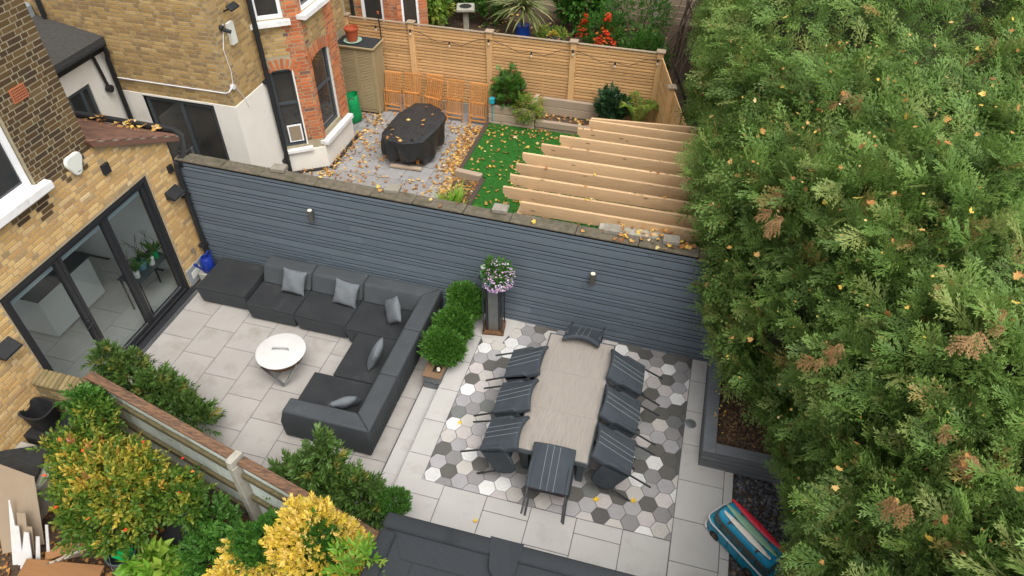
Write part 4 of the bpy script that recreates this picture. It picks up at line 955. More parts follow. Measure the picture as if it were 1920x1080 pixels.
mb = MB(); mb.add([(-.62, 15.6, 2.1), (-.1, 15.3, 1.3), (1.0, 11, 1.2), (.62, 10.8, 2.0)], [(0, 1, 2, 3)]); mb.add([(-.62, 15.6, 2.08), (-.1, 15.3, 1.28), (1.0, 11, 1.18), (.62, 10.8, 1.98)], [(3, 2, 1, 0)]); thing_mesh('black_membrane', mb, 'tarp', 'black membrane hanging behind the corner of the side fence', 'sheet')
# festoon lights on the fence
fl = thing('string_lights', 'festoon string of small bulbs along the top of the slatted fence', 'string lights', (-4, FY-.08, 1.9)); cab = []
bx = [(-7.6, 1.98), (-6.72, 1.98), (-5.75, 1.80), (-4.78, 1.97), (-3.75, 1.80), (-2.78, 1.96), (-1.8, 1.80), (-.86, 1.98)]
for (x, z) in bx: cab += [(x-.3, FY-.08, z-.02), (x, FY-.08, z+.03), (x+.3, FY-.08, z-.03)]
mb = MB(); mb.tube(cab, .007, 5); put('cable', mb, 'black_plastic', fl)
for x, z in bx:
    mb = MB(); mb.cyl((x, FY-.085, z+.03), (x, FY-.085, z-.03), .022, None, 8); so = put('socket', mb, 'black_plastic', fl)
    mb = MB(); mb.lathe([(.012, 0), (.028, -.04), (.022, -.075), (0, -.085)], (x, FY-.085, z-.03), 10); put('bulb', mb, 'bulb', so, 30)
# louvred cupboard with pot
cu = thing('garden_cupboard', 'tall timber louvred cupboard with a black top beside the bay window', 'cupboard', (-7.93, 15.0, 0))
CX0, CX1, CY0, CY1, CH = -8.38, -7.42, 14.82, 15.36, 1.72
mb = MB()
for x in (CX0, CX1-.05):
    for y in (CY0, CY1-.05): mb.span((x, y, 0), (x+.05, y+.05, CH), .004)
mb.span((CX0, CY0+.02, CH-.07), (CX1, CY0+.05, CH)); mb.span((CX0, CY0+.02, .06), (CX1, CY0+.05, .13)); put('frame', mb, 'cupboard_wood', cu)
mb = MB(); mb.span((CX1-.03, CY0+.05, .05), (CX1-.01, CY1-.05, CH-.01)); mb.span((CX0+.01, CY0+.05, .05), (CX0+.03, CY1-.05, CH-.01)); mb.span((CX0+.02, CY1-.03, .05), (CX1-.02, CY1-.01, CH)); put('side_panel', mb, 'cupboard_wood', cu)
for (a, b_) in ((CX0+.055, (CX0+CX1)/2-.004), ((CX0+CX1)/2+.004, CX1-.055)):
    mb = MB(); mb.span((a, CY0+.005, .14), (a+.035, CY0+.035, CH-.08), .003); mb.span((b_-.035, CY0+.005, .14), (b_, CY0+.035, CH-.08), .003); d_ = put('door', mb, 'cupboard_wood', cu)
    mb = MB()
    for k in range(38): mb.box(((a+b_)/2, CY0+.02, .16+k*.0395), (b_-a-.07, .028, .012), 0, 0, Matrix.Rotation(R_(38), 3, 'X'))
    put('louvre_slats', mb, 'cupboard_wood', d_, kind='stuff')
    mb = MB(); mb.span((a+.03, CY0+.045, .14), (b_-.03, CY0+.05, CH-.08)); put('back_board', mb, 'sleeper_dark', d_)
mb = MB(); mb.span((CX0-.04, CY0-.05, CH), (CX1+.04, CY1+.03, CH+.035), .006); tp = put('top', mb, 'cupboard_wood', cu)
mb = MB(); mb.span((CX0-.01, CY0-.02, CH+.035), (CX1+.01, CY1, CH+.042)); put('felt', mb, 'felt_dark', tp)
t = thing('flower_pot', 'empty terracotta coloured pot on a mint saucer on the cupboard', 'pot', (-8.02, 15.05, CH+.04)); mb = MB(); mb.lathe([(.12, .03), (.155, .30), (.175, .30), (.175, .34), (.15, .34), (.14, .28), (0, .27)], (-8.02, 15.05, CH+.04), 22); put('pot', mb, 'terracotta', t, 30)
mb = MB(); mb.lathe([(.17, 0), (.215, .035), (.2, .035), (.16, .012), (0, .012)], (-8.02, 15.05, CH+.045), 22); put('saucer', mb, 'mint', t, 30)
t = thing('hose_spike', 'thin black pole with orange tip behind the cupboard top', 'pole', (-7.44, 15.4, CH)); mb = MB(); mb.cyl((-7.44, 15.40, CH), (-7.46, 15.42, CH+.62), .016); put('shaft', mb, 'black_plastic', t); mb = MB(); mb.cyl((-7.46, 15.42, CH+.62), (-7.46, 15.42, CH+.67), .025); put('tip', mb, 'terracotta', t)
# green sack
t = thing('garden_sack', 'bright green woven garden waste sack beside the cupboard', 'sack', (-7.98, 14.42, 0)); prof = []
P = []
for i, (r, z) in enumerate([(.24, 0), (.29, .05), (.30, .25), (.29, .5), (.27, .68), (.25, .70), (.24, .55), (.2, .5)]):
    P.append([(-7.98+r*.72*(1+.07*math.sin(3*a+i))*math.cos(a), 14.42+.72*r*(1+.07*math.cos(2*a+i*.7))*math.sin(a), z+.03*math.sin(2*a)*(z > .4)) for a in [2*math.pi*k/20 for k in range(21)]])
mb = MB(); mb.grid(P); put('bag', mb, 'green_bag', t, 50); mb = MB(); mb.lathe([(.15, .5), (.1, .55), (0, .57)], (-7.98, 14.42, 0), 14); put('clippings', mb, 'bark', t)
mb = MB(); mb.tube([(-7.84, 14.32, .62), (-7.80, 14.27, .72), (-7.88, 14.23, .74), (-7.95, 14.22, .62)], .012, 5); put('handle', mb, 'green_bag', t)
# folding chairs
def folding_chair(lab, x, yb, zr, tilt=0, grp='folded teak chairs leaning on the slatted fence'):
    t = thing('folding_chair', lab, 'chair', (0, 0, 0), grp); w = .41; Hh = 1.0
    def P_(nm, m_): put(nm, m_, 'teak', t)
    for s in (-1, 1):
        mb = MB(); mb.box((s*(w/2-.015), 0, Hh/2), (.03, .022, Hh), 0, .004); P_('rail', mb)
        mb = MB(); mb.box((s*(w/2+.008), -.055, .31), (.024, .024, .64), 0, .004, Matrix.Rotation(R_(6), 3, 'X')); P_('leg', mb)
    mb = MB(); mb.box((0, 0, Hh+.01), (w+.03, .03, .055), 0, .008); P_('top_rail', mb)
    for z in (.52, .10): mb = MB(); mb.box((0, 0, z), (w-.06, .018, .04), 0, .003); P_('cross_rail', mb)
    for k in range(7): mb = MB(); mb.box((-.144+k*.048, -.004, .765), (.021, .014, .47), 0, .002); P_('back_slat', mb)
    for k in range(7): mb = MB(); mb.box((-.147+k*.049, -.045, .385), (.027, .016, .34), 0, .002, Matrix.Rotation(R_(5), 3, 'X')); P_('seat_slat', mb)
    for z in (.21, .56): mb = MB(); mb.box((0, -.035, z), (w+.01, .03, .03), 0, .003); P_('seat_rail', mb)
    t.location = (x, yb, 0); t.rotation_euler = (R_(-zr), R_(tilt), 0); return t
fc = folding_chair('folded teak slatted chair next to the cupboard', -7.17, 15.05, 12)
for lb, x, yb, zr, tl in (('second folded teak chair from the cupboard', -6.67, 15.10, 12, 0), ('folded teak chair upright behind the tilted one', -6.13, 15.20, 10, 0),
                          ('folded teak chair tilted sideways in front of another', -6.17, 14.98, 13, 7), ('folded teak chair standing alone behind the covered table', -5.56, 15.06, 12, 0),
                          ('folded teak chair at the end beside the sleeper planter', -4.95, 15.04, 12, 0)):
    c = copy_tree(fc); c.location = (x, yb, 0); c.rotation_euler = (R_(-zr), R_(tl), 0); c['label'] = lb
# covered table
ct = thing('covered_table', 'outdoor table under a black weatherproof cover strewn with leaves', 'table', (-5.9, 13.5, 0))
top = [(-6.48, 12.86), (-6.46, 13.75), (-6.25, 14.35), (-5.92, 14.42), (-5.6, 14.25), (-5.33, 13.92), (-5.36, 13.35), (-5.47, 12.72), (-5.87, 12.55), (-6.26, 12.62)]
cxm, cym = -5.90, 13.45; ring = []
NS = 80
for k in range(NS):
    t_ = k/NS*len(top); i = int(t_); f_ = t_-i; p, q = top[i % len(top)], top[(i+1) % len(top)]; ring.append((p[0]+(q[0]-p[0])*f_, p[1]+(q[1]-p[1])*f_))
P = [[(cxm, cym, .775)]*(NS+1)]
for s_, z0, am in ((.35, .772, 0), (.7, .766, 0), (.93, .762, 0), (1.0, .75, 0), (1.0, .70, .006), (.985, .55, .04), (.95, .38, .065), (.90, .24, .08), (.85, .17, .09)):
    row_ = []
    for k in range(NS+1):
        x, y = ring[k % NS]; a = 2*math.pi*(k % NS)/NS; wv = am*(.8-1.5*abs(math.sin(4.5*a+.8*math.sin(2*a)))+.45*math.sin(13*a+1+z0*3)+.5*math.sin(3*a+2)); dx, dy = x-cxm, y-cym; L = math.hypot(dx, dy)
        row_.append((cxm+dx*s_+dx/L*wv, cym+dy*s_+dy/L*wv, z0+(.05*math.sin(4*a+1)+.04*math.sin(7*a) if z0 < .2 else .004*math.sin(11*a+s_*9))))
    P.append(row_)
mb = MB(); mb.grid(P); put('cover', mb, 'tarp', ct, 60)
mb = MB(); mb.tube([(ring[k][0]*1.0, ring[k][1], .752) for k in list(range(NS))+[0]], .007, 5); put('seam', mb, 'black_metal', ct)
for p, q in (((-6.35, 12.75), (-5.5, 12.7)), ((-6.2, 14.1), (-5.6, 14.05))): mb = MB(); mb.box(((p[0]+q[0])/2, (p[1]+q[1])/2, .05), (.75, .09, .06), .05, .008); put('foot', mb, 'sleeper', ct)
for x, y in ((-5.72, 12.95), (-6.1, 12.95), (-5.9, 14.0)): mb = MB(); mb.box((x, y, .4), (.08, .08, .72), 0, .006); put('leg', mb, 'teak', ct)
# sleeper planter and bench
sp = thing('sleeper_planter', 'raised bed of weathered sleepers in front of the slatted fence', 'planter', (-4.0, 15.2, 0))
for k, z in enumerate((.0, .20, .40)):
    mb = MB(); mb.span((-4.66, 15.0+k*.004, z), (-3.52, 15.1+k*.004, z+.19), .01); put('sleeper', mb, 'sleeper', sp)
mb = MB(); mb.span((-4.64, 15.11, 0), (-3.52, 15.52, .50)); put('soil', mb, 'soil', sp)
be = thing('sleeper_bench', 'bench built from weathered sleepers between the planted beds', 'bench', (-2.8, 15.2, 0))
mb = MB(); mb.span((-3.50, 15.03, .02), (-2.1, 15.13, .2), .01); put('front_sleeper', mb, 'sleeper', be)
mb = MB(); mb.span((-3.50, 15.0, .21), (-2.08, 15.10, .37), .01); put('front_sleeper', mb, 'sleeper', be)
mb = MB(); mb.span((-3.48, 15.11, .1), (-2.1, 15.38, .345), .008); put('seat', mb, 'sleeper_dark', be)
for z in (.36, .57): mb = MB(); mb.span((-3.42, 15.39, z), (-2.02, 15.49, z+.205), .01); put('back_sleeper', mb, 'sleeper', be)
mb = MB(); mb.span((-3.62, 15.02, .38), (-3.51, 15.5, .80), .01); put('end_sleeper', mb, 'sleeper', be)
mb = MB(); mb.span((-2.0, 15.0, 0), (-.7, 15.1, .5), .01); mb.span((-1.98, 15.1, 0), (-.72, 15.5, .42)); thing_mesh('sleeper_planter', mb, 'sleeper', 'raised sleeper bed with fern and dark shrub in the fence corner', 'planter')
mb = MB(); mb.cyl((-4.56, 15.0, .2), (-4.56, 15.0, .68), .012); mb.box((-4.56, 15.0, .74), (.13, .11, .14), 0, .01); thing_mesh('water_timer', mb, 'teal', 'small turquoise box on a stake at the planter corner', 'timer')
# pergola
pg = thing('pergola', 'pergola of pale timber rafters over the lawn beside the hedge', 'pergola', (-1.2, 10.3, 0))
PZ = 2.40
def rafter(x0, x1, y, z1=PZ, d=.205, cut=.17, ry=0):
    mb = MB(); mb.prism([(x0+cut*.55, z1-d), (x1, z1-d), (x1, z1), (x0, z1), (x0, z1-.11)], y-.024, y+.024, lambda u, v, h: (u, h+ry*(u-x0), v)); put('rafter', mb, 'pergola_timber', pg, fix=True)
rafter(-2.28, .75, 8.96, cut=.001)
for x0, y in ((-2.66, 9.29), (-2.64, 9.65), (-2.63, 10.0), (-2.61, 10.35), (-2.37, 10.72), (-2.12, 11.08), (-1.87, 11.43)): rafter(x0, .7, y)
rafter(-1.72, .6, 11.76, ry=.0); rafter(-1.70, .55, 11.84, ry=.10)
mb = MB(); mb.span((-2.34, 8.9, 2.06), (-2.24, 11.0, 2.19), .006); put('cross_beam', mb, 'pergola_timber', pg)
mb = MB(); mb.span((.05, 8.9, 2.06), (.15, 12.0, 2.19), .006); put('cross_beam', mb, 'pergola_timber', pg)
mb = MB(); mb.box((-1.75, 11.35, 2.12), (1.5, .1, .13), R_(53), .006); put('cross_beam', mb, 'pergola_timber', pg)
for x, y in ((-2.2, 9.02), (-1.86, 9.02), (-2.28, 10.95), (-.1, 9.1), (-1.3, 11.9)): mb = MB(); mb.box((x, y, 1.1), (.10, .10, 2.1), 0, .006); put('post', mb, 'cedar_post', pg)
dk = thing('deck', 'corner of orange brown decking beneath the pergola near the hedge', 'deck', (.2, 9.3, .3))
for k in range(9): mb = MB(); mb.box((-.28+k*.125, 9.35, 1.35), (.115, 1.3, .03), R_(6), .003); put('board', mb, 'orange_wood', dk)
mb = MB(); mb.span((-.35, 8.75, .1), (.75, 9.95, 1.325)); put('frame', mb, 'sleeper_dark', dk)

# ================================================================== LOUNGE SOFA
def soft(name, mb, mat, parent, bw_=.05, seg=4):
    o = put(name, mb, mat, parent, None, fix=True); bevel(o, bw_, seg); smooth(o, 60); return o
SB = .37
def base_box(x0, x1, y0, y1, z1=SB, z0=.03):
    """upholstered block whose sides lean in slightly towards the floor"""
    mb = MB(); i = .035
    vs = [(x0+i, y0+i, z0), (x1-i, y0+i, z0), (x1-i, y1-i, z0), (x0+i, y1-i, z0), (x0, y0, z1), (x1, y0, z1), (x1, y1, z1), (x0, y1, z1)]
    mb.convex(vs, [(0, 1, 2, 3), (4, 5, 6, 7), (0, 1, 5, 4), (1, 2, 6, 5), (2, 3, 7, 6), (3, 0, 4, 7)]); return mb
def slope_block(pts_bot, pts_top, z0, z1):
    mb = MB(); mb.convex([(*p, z0) for p in pts_bot]+[(*p, z1) for p in pts_top], [(0, 1, 2, 3), (4, 5, 6, 7), (0, 1, 5, 4), (1, 2, 6, 5), (2, 3, 7, 6), (3, 0, 4, 7)]); return mb
def module(label, seat, back=None, extra=None, base=None):
    x0, x1, y0, y1 = seat; t = thing('sofa_module', label, 'sofa', ((x0+x1)/2, (y0+y1)/2, 0), 'modular outdoor sofa')
    soft('base', base_box(x0, x1, y0, y1, SB-.01), 'fabric_back', t, .025)
    mb = MB(); mb.span((x0+.002, y0+.002, SB-.03), (x1-.002, y1-.002, SB+.012)); soft('seat', mb, 'fabric_seat', t, .018)
    for nm, mb in (back or []): soft(nm, mb, 'fabric_back', t, .045)
    return t
module('grey square ottoman without backrest at the folding door end of the sofa', (-7.87, -6.90, 7.62, 8.50))
def back_run(x0, x1, d=0): return [('backrest', slope_block([(x0, 8.06), (x1, 8.06), (x1, 8.50), (x0, 8.50)], [(x0, 8.20), (x1, 8.20), (x1, 8.47), (x0, 8.47)], SB+.005, .70))]
module('armless sofa seat next to the ottoman with one square cushion', (-6.80, -5.87, 7.47, 8.50), back_run(-6.78, -5.85))
module('armless sofa seat in the middle of the long side', (-5.865, -4.895, 7.45, 8.50), back_run(-5.84, -4.87))
CSEC = [(-3.575, .03), (-3.50, .44), (-3.51, .701), (-3.79, .701), (-3.96, SB+.005), (-3.64, SB+.003), (-3.64, .03)]
_n = len(CSEC); CORNER = MB(); CORNER.add([(x, 7.40, z) for x, z in CSEC]+[(x, 8.455+(-3.51-x)*-.9 if x < -3.7 else 8.455, z) for x, z in CSEC], [tuple(range(_n)), tuple(range(_n, 2*_n))[::-1]]+[(i, _n+i, _n+(i+1) % _n, (i+1) % _n) for i in range(_n)])
module('corner sofa seat where the long side meets the short side', (-4.89, -3.56, 7.39, 8.48), [
    ('backrest', slope_block([(-4.86, 8.06), (-3.80, 8.06), (-3.58, 8.48), (-4.86, 8.48)], [(-4.86, 8.20), (-3.80, 8.20), (-3.56, 8.45), (-4.86, 8.45)], SB+.005, .70)),
    ('backrest', CORNER)])
def side_loft(sec, e0, e1, fn):
    """closed section extruded between two end functions (mitred ends)"""
    mb = MB(); n = len(sec); vs = [fn(p, e0(p)) for p in sec]+[fn(p, e1(p)) for p in sec]
    mb.add(vs, [tuple(range(n)), tuple(range(n, 2*n))[::-1]]+[(i, n+i, n+(i+1) % n, (i+1) % n) for i in range(n)]); return mb
RSEC = [(-3.575, .03), (-3.50, .44), (-3.51, .70), (-3.79, .70), (-3.96, SB+.004), (-3.64, SB+.002), (-3.64, .03)]
def right_back(y0, y1, mitre=False):
    mb = side_loft(RSEC, (lambda p: 5.36+(-3.51-p[0])*.93) if mitre else (lambda p: y0), lambda p: y1, lambda p, e: (p[0], e, p[1])); return [('backrest', mb)]
ASEC = [(5.40, .03), (5.35, .44), (5.36, .70), (5.62, .70), (5.78, SB+.004), (5.46, SB+.002), (5.46, .03)]
arm = side_loft(ASEC, lambda p: -4.97+.06*max(0, (p[1]-.3)/.4)+(.05 if p[1] > .5 else 0), lambda p: -3.51-(p[0]-5.36)/.93, lambda p, e: (e, p[0], p[1]))
module('armless sofa seat in the middle of the short side by the planter', (-4.63, -3.62, 6.42, 7.385), right_back(6.415, 7.392))
module('end sofa seat with armrest nearest the old fence', (-4.93, -3.62, 5.44, 6.41), right_back(5.40, 6.408, True)+[('armrest', arm)])
def cushion(lab, c, yaw, pitch, roll=0, w=.44, th=.15):
    t = None; n = 14; Pt, Pb = [], []
    def prof(u, v):
        e = (1-abs(u)**2.6)*(1-abs(v)**2.6); return max(0, e)**.55
    for sgn, L in ((1, Pt), (-1, Pb)):
        for i in range(n+1):
            r_ = []
            for j in range(n+1):
                u, v = -1+2*i/n, -1+2*j/n; pin = 1-.09*(1-abs(u*v))*0-.07*((1-u*u)*(abs(v) > .99)+(1-v*v)*(abs(u) > .99))
                r_.append((u*w/2*pin, v*w/2*pin, sgn*th/2*prof(u, v)*(1+.12*math.sin(5*u+3*v+c[0]*9))))
            L.append(r_ if sgn > 0 else r_)
    mb = MB(); mb.grid(Pt); mb.grid([r_[::-1] for r_ in Pb])
    me = mb.mesh('scatter_cushion'); bm = bmesh.new(); bm.from_mesh(me); bmesh.ops.remove_doubles(bm, verts=bm.verts, dist=.0015); bmesh.ops.recalc_face_normals(bm, faces=bm.faces); bm.to_mesh(me); bm.free()
    me.materials.append(MATS['cushion']); o = link('scatter_cushion', me, None, c); o.rotation_euler = (R_(pitch), R_(roll), R_(yaw)); smooth(o, 70); ORG[o.name] = c
    return tag(o, lab, 'cushion', 'light grey scatter cushions')
cushion('square light grey cushion leaning on the back of the first sofa seat', (-6.10, 8.02, .60), 0, 62, 4)
cushion('square light grey cushion leaning on the middle of the long sofa back', (-5.10, 7.99, .60), -2, 62, 5)
cushion('light grey cushion standing on its corner in the sofa corner', (-4.13, 7.76, .66), -62, 62, 42)
cushion('light grey cushion propped against the short side sofa back', (-4.06, 6.84, .58), -84, 66, 3)
cushion('light grey cushion lying in the angle of armrest and sofa back', (-4.13, 5.87, .52), -150, 58, 6)
# fire pit with lid
fp = thing('fire_pit', 'round fire pit with white steel lid on angled legs between the sofas', 'fire pit', (-5.6, 6.58, 0)); fx, fy = -5.585, 6.57
mb = MB(); mb.lathe([(.02, .22), (.2, .25), (.33, .36), (.375, .47), (.375, .48), (0, .48)], (fx, fy, 0), 40); put('bowl', mb, 'rust', fp, 40)
mb = MB(); mb.lathe([(.37, .482), (.392, .486), (.392, .496), (.36, .505), (.2, .518), (0, .522)], (fx, fy, 0), 48); ld = put('lid', mb, 'firepit_lid', fp, 40)
mb = MB(); mb.tube([(fx-.13, fy-.03, .515), (fx-.11, fy-.025, .56), (fx+.11, fy+.025, .56), (fx+.13, fy+.03, .515)], .012, 8); put('handle', mb, 'steel', ld, 40)
for a in (-70, 110):
    ca, sa_ = math.cos(R_(a)), math.sin(R_(a)); px, py = fx+ca*.31, fy+sa_*.31; q = (-sa_, ca)
    for s in (-1, 1):
        mb = MB(); e = Vector((px+q[0]*s*.27-ca*.04, py+q[1]*s*.27-sa_*.04, .44)); f_ = Vector((px, py, .0)); d_ = e-f_; m_ = (e+f_)/2
        zax = d_.normalized(); xax = Vector((ca, sa_, 0)); xax = (xax-zax*xax.dot(zax)).normalized(); yax = zax.cross(xax)
        mb.box(m_, (.07, .016, d_.length+.01), 0, .002, Matrix((xax, yax, zax)).transposed()); put('leg', mb, 'steel', fp)

# ================================================================== PLANTER BOX ON THE STEP, BOX SHRUBS
px = thing('planter_box', 'long low planter with grey drawer front and brown timber rim on the step', 'planter', (-3.1, 7.5, .15))
mb = MB(); mb.span((-3.25, 6.745, .15), (-2.965, 6.765, .42), .004); put('front_board', mb, 'planter_board', px)
mb = MB(); mb.span((-3.252, 6.742, .285), (-2.963, 6.744, .292)); put('groove', mb, 'dark_gap', px)
mb = MB(); mb.span((-3.25, 6.767, .15), (-3.23, 8.42, .42), .004); mb.span((-2.985, 6.767, .15), (-2.965, 8.42, .42), .004); put('side_board', mb, 'planter_board', px)
mb = MB(); mb.span((-3.26, 6.735, .421), (-2.95, 6.85, .445), .004); mb.span((-3.26, 6.852, .421), (-3.13, 8.43, .445), .004); mb.span((-3.0, 6.852, .421), (-2.95, 8.43, .445), .004); put('rim', mb, 'box_wood', px)
mb = MB(); mb.span((-3.13, 6.86, .2), (-3.0, 8.4, .36)); put('soil', mb, 'soil', px)
mb = MB(); mb.tube([(-3.06+.03*math.cos(a), 6.737, .335+.03*math.sin(a)) for a in [2*math.pi*k/14 for k in range(15)]], .005, 5); put('ring_pull', mb, 'steel', px)
mb = MB(); mb.lathe([(.02, 0), (.032, .02), (.02, .05), (.028, .06), (0, .06)], (-3.06, 6.95, .37), 12); thing_mesh('brass_spotlight', mb, 'lamp_lens', 'small brass spotlight in the soil at the planter front', 'spotlight', 30)
bt = merge_t([twig_t(10, .038, .5, .07, s) for s in (1,)])
for lb, c, r, sd_ in (('rounded green shrub at the front of the step planter', (-3.06, 7.20, .64), (.31, .30, .28), 3), ('rounded green shrub in the middle of the step planter', (-3.03, 7.66, .70), (.30, .32, .32), 4), ('taller green shrub at the wall end of the step planter', (-2.99, 8.10, .80), (.27, .28, .38), 6)):
    shrub('box_shrub', lb, 'shrub', (c[0], c[1], .36), c, r, 2300, bt, 'boxleaf', sd_, .45, .7, 1.1, -.85, 5, jit=.55, lumps=22, amp=.33, group='green shrubs in the step planter')
# ================================================================== METAL PEDESTAL WITH FLOWERS
pd_ = thing('pedestal', 'tall dark metal pedestal with corner rods on a rusted tray', 'pedestal', (-2.50, 8.17, LEVEL)); pr = R_(8); pc = Vector((-2.50, 8.15, 0))
def pbox(mb, x, y, z0, z1, w, d, bev=0): q = Matrix.Rotation(pr, 3, 'Z')@Vector((x, y, 0)); mb.box((pc.x+q.x, pc.y+q.y, (z0+z1)/2), (w, d, z1-z0), pr, bev)
mb = MB(); pbox(mb, 0, 0, LEVEL, LEVEL+.05, .36, .34, .006); put('base_tray', mb, 'rust', pd_)
mb = MB(); pbox(mb, 0, 0, LEVEL+.05, 1.34, .18, .18, .012); put('column', mb, 'weathered_steel', pd_)
for s in (-1, 1): mb = MB(); pbox(mb, s*.105, -.03, LEVEL+.05, 1.36, .022, .15, .003); put('fin', mb, 'black_metal', pd_)
for x, y, h in ((-.155, -.14, 1.34), (.155, -.14, 1.34), (-.155, .14, 1.58), (.155, .14, 1.34)): mb = MB(); pbox(mb, x, y, LEVEL+.05, h, .02, .02); put('rod', mb, 'black_metal', pd_)
mb = MB(); pbox(mb, 0, 0, 1.34, 1.37, .33, .31, .004); put('top_plate', mb, 'weathered_steel', pd_)
vp = thing('van_flower_pot', 'small white and pale blue van shaped flower pot on the pedestal', 'pot', (-2.58, 8.12, 1.37)); vc = Vector((-2.56, 8.12, 1.37)); vr = R_(-50)
def vbox(mb, x, y, z, w, d, h, bev=.02): q = Matrix.Rotation(vr, 3, 'Z')@Vector((x, y, 0)); mb.box((vc.x+q.x, vc.y+q.y, vc.z+z), (w, d, h), vr, bev)
mb = MB(); vbox(mb, 0, 0, .10, .34, .2, .13, .03); put('lower_body', mb, 'pot_paleblue', vp, 50)
mb = MB(); vbox(mb, 0, 0, .215, .32, .185, .11, .03); put('upper_body', mb, 'ceramic_white', vp, 50)
for s in (-.1, 0, .1): mb = MB(); vbox(mb, s, -.094, .215, .07, .004, .05, .002); put('window', mb, 'anthracite', vp)
for s in (-.1, .1): mb = MB(); q = Matrix.Rotation(vr, 3, 'Z')@Vector((s, -.1, 0)); n_ = Matrix.Rotation(vr, 3, 'Z')@Vector((0, -.02, 0)); mb.cyl(Vector(vc)+q+Vector((0, 0, .04)), Vector(vc)+q+n_+Vector((0, 0, .04)), .04, None, 14); put('wheel', mb, 'tyre', vp)
fb = shrub('trailing_flowers', 'trailing pink and white bedding flowers spilling from the van pot', 'flowers', (-2.5, 8.1, 1.62), (-2.42, 8.06, 1.62), (.24, .2, .27), 420, twig_t(9, .035, .45, .06, 9), 'greenleaf', 9, .4, .2, 1.1, -1, 3, jit=.7, stem_r=.004)
p, d = blob_pts(420, (-2.38, 8.02, 1.58), (.27, .23, .34), .85, 9, 31, -1); scatter('petals', leaf_t(1, 1.0, .1, .1), p, frames(d+RNG.normal(size=d.shape)*.5), .028*(1+.4*RNG.random(len(p))), 'petal_pink', fb)

# ================================================================== DINING TABLE AND TIPPED CHAIRS
dt = thing('dining_table', 'long dining table with pale stone top in three plates and dark frame', 'table', (-.92, 6.5, LEVEL)); TZ = 1.05
TX0, TX1, TY0, TY1 = -1.43, -.42, 5.41, 7.60
for k in range(3):
    mb = MB(); mb.span((TX0+.02, TY0+.02+k*.7167, TZ-.012), (TX1-.02, TY0+.02+(k+1)*.7167-.002, TZ), .002); put('top_plate', mb, 'table_stone', dt)
mb = MB(); mb.span((TX0, TY0, TZ-.075), (TX1, TY0+.019, TZ-.003)); mb.span((TX0, TY1-.019, TZ-.075), (TX1, TY1, TZ-.003)); mb.span((TX0, TY0+.019, TZ-.075), (TX0+.019, TY1-.019, TZ-.003)); mb.span((TX1-.019, TY0+.019, TZ-.075), (TX1, TY1-.019, TZ-.003)); mb.span((TX0+.02, TY0+.02, TZ-.07), (TX1-.02, TY1-.02, TZ-.013)); put('frame', mb, 'anthracite', dt)
for x in (TX0+.12, TX1-.12):
    for y in (TY0+.25, TY1-.25): mb = MB(); mb.box((x, y, (TZ-.07+LEVEL)/2), (.09, .09, TZ-.07-LEVEL), 0, .006); put('leg', mb, 'anthracite', dt)
def dining_chair(lab):
    t = thing('dining_chair', lab, 'chair', (0, 0, 0), 'grey dining chairs tipped against the table'); w = .56
    # upright frame: front feet on y=0, x axis through them; back at y=-.55
    def shell(x0, x1, f0, f1, n=12):
        pass
    n = 14; out, inn = [], []
    zz = [.27, .30, .40, .55, .68, .78, .84, .86]
    def yb(x, z): s = (2*x/w); return -.545-.05*(z-.27)/.59*1.2+.085*s*s*min(1, (z-.2)/.45)
    for z in zz:
        out.append([(x, yb(x, z)-(0 if z < .85 else -.012), z-.0*abs(x)) for x in [-w/2+w*k/n for k in range(n+1)]])
        inn.append([(x, yb(x, z)+.07+(0 if z < .85 else -.012), z) for x in [-w/2+w*k/n for k in range(n+1)]])
    mb = MB(); mb.grid(out); mb.grid([r[::-1] for r in inn]); mb.grid([out[-1], inn[-1]]); mb.grid([inn[0], out[0]]); mb.grid([[r[0] for r in inn], [r[0] for r in out]]); mb.grid([[r[-1] for r in out], [r[-1] for r in inn]])
    me = mb.mesh('backrest'); bm = bmesh.new(); bm.from_mesh(me); bmesh.ops.remove_doubles(bm, verts=bm.verts, dist=.002); bmesh.ops.recalc_face_normals(bm, faces=bm.faces); bm.to_mesh(me); bm.free(); me.materials.append(MATS['fabric_chair'])
    o = link('backrest', me, t); bevel(o, .014, 2); smooth(o, 50)
    mb = MB(); mb.box((0, -.27, .37), (w-.09, .50, .13)); o = put('seat', mb, 'fabric_chair', t); bevel(o, .03, 3); smooth(o, 50)
    mb = MB(); mb.box((0, -.275, .285), (w-.04, .53, .02), 0, .006); put('seat_underside', mb, 'fabric_under', t)
    for s in (-1, 1):
        P = [(-.545, .27), (-.555, .60), (-.50, .65), (-.20, .63), (-.04, .58), (-.0, .50), (-.01, .36), (-.05, .29), (-.1, .27)]
        mb = MB(); mb.prism(P, s*(w/2-.055) if s > 0 else -w/2, w/2 if s > 0 else -(w/2-.055), lambda u, v, h: (h, u, v)); o = put('armrest', mb, 'fabric_chair', t, fix=True); bevel(o, .02, 3); smooth(o, 50)
        for y, l in ((-.02, 0), (-.50, 0)):
            mb = MB(); mb.tube([(s*(w/2-.03), y+(-.03 if y > -.1 else .0), .28), (s*(w/2-.02), y, -.06)], .0135, 8); put('leg', mb, 'black_metal', t, 40)
    for k, x in enumerate((-.085, .0, .085)):
        mb = MB(); pts = [(x, yb(x, z)-.0025, z) for z in np.linspace(.275, .845, 9)]; mb.tube(pts, .004, 5); put('piping', mb, 'piping', t, 40)
    return t
ch0 = dining_chair('tipped grey dining chair at the table end nearest the flat roof')
TH = 62
def place_chair(c, x, y, rz, lab, th=TH):
    c.matrix_world = Matrix.Translation((x, y, LEVEL+.02))@Matrix.Rotation(R_(rz), 4, 'Z')@Matrix.Rotation(R_(-th), 4, 'X'); c['label'] = lab
place_chair(ch0, -.87, 4.98, 1.5, ch0['label'])
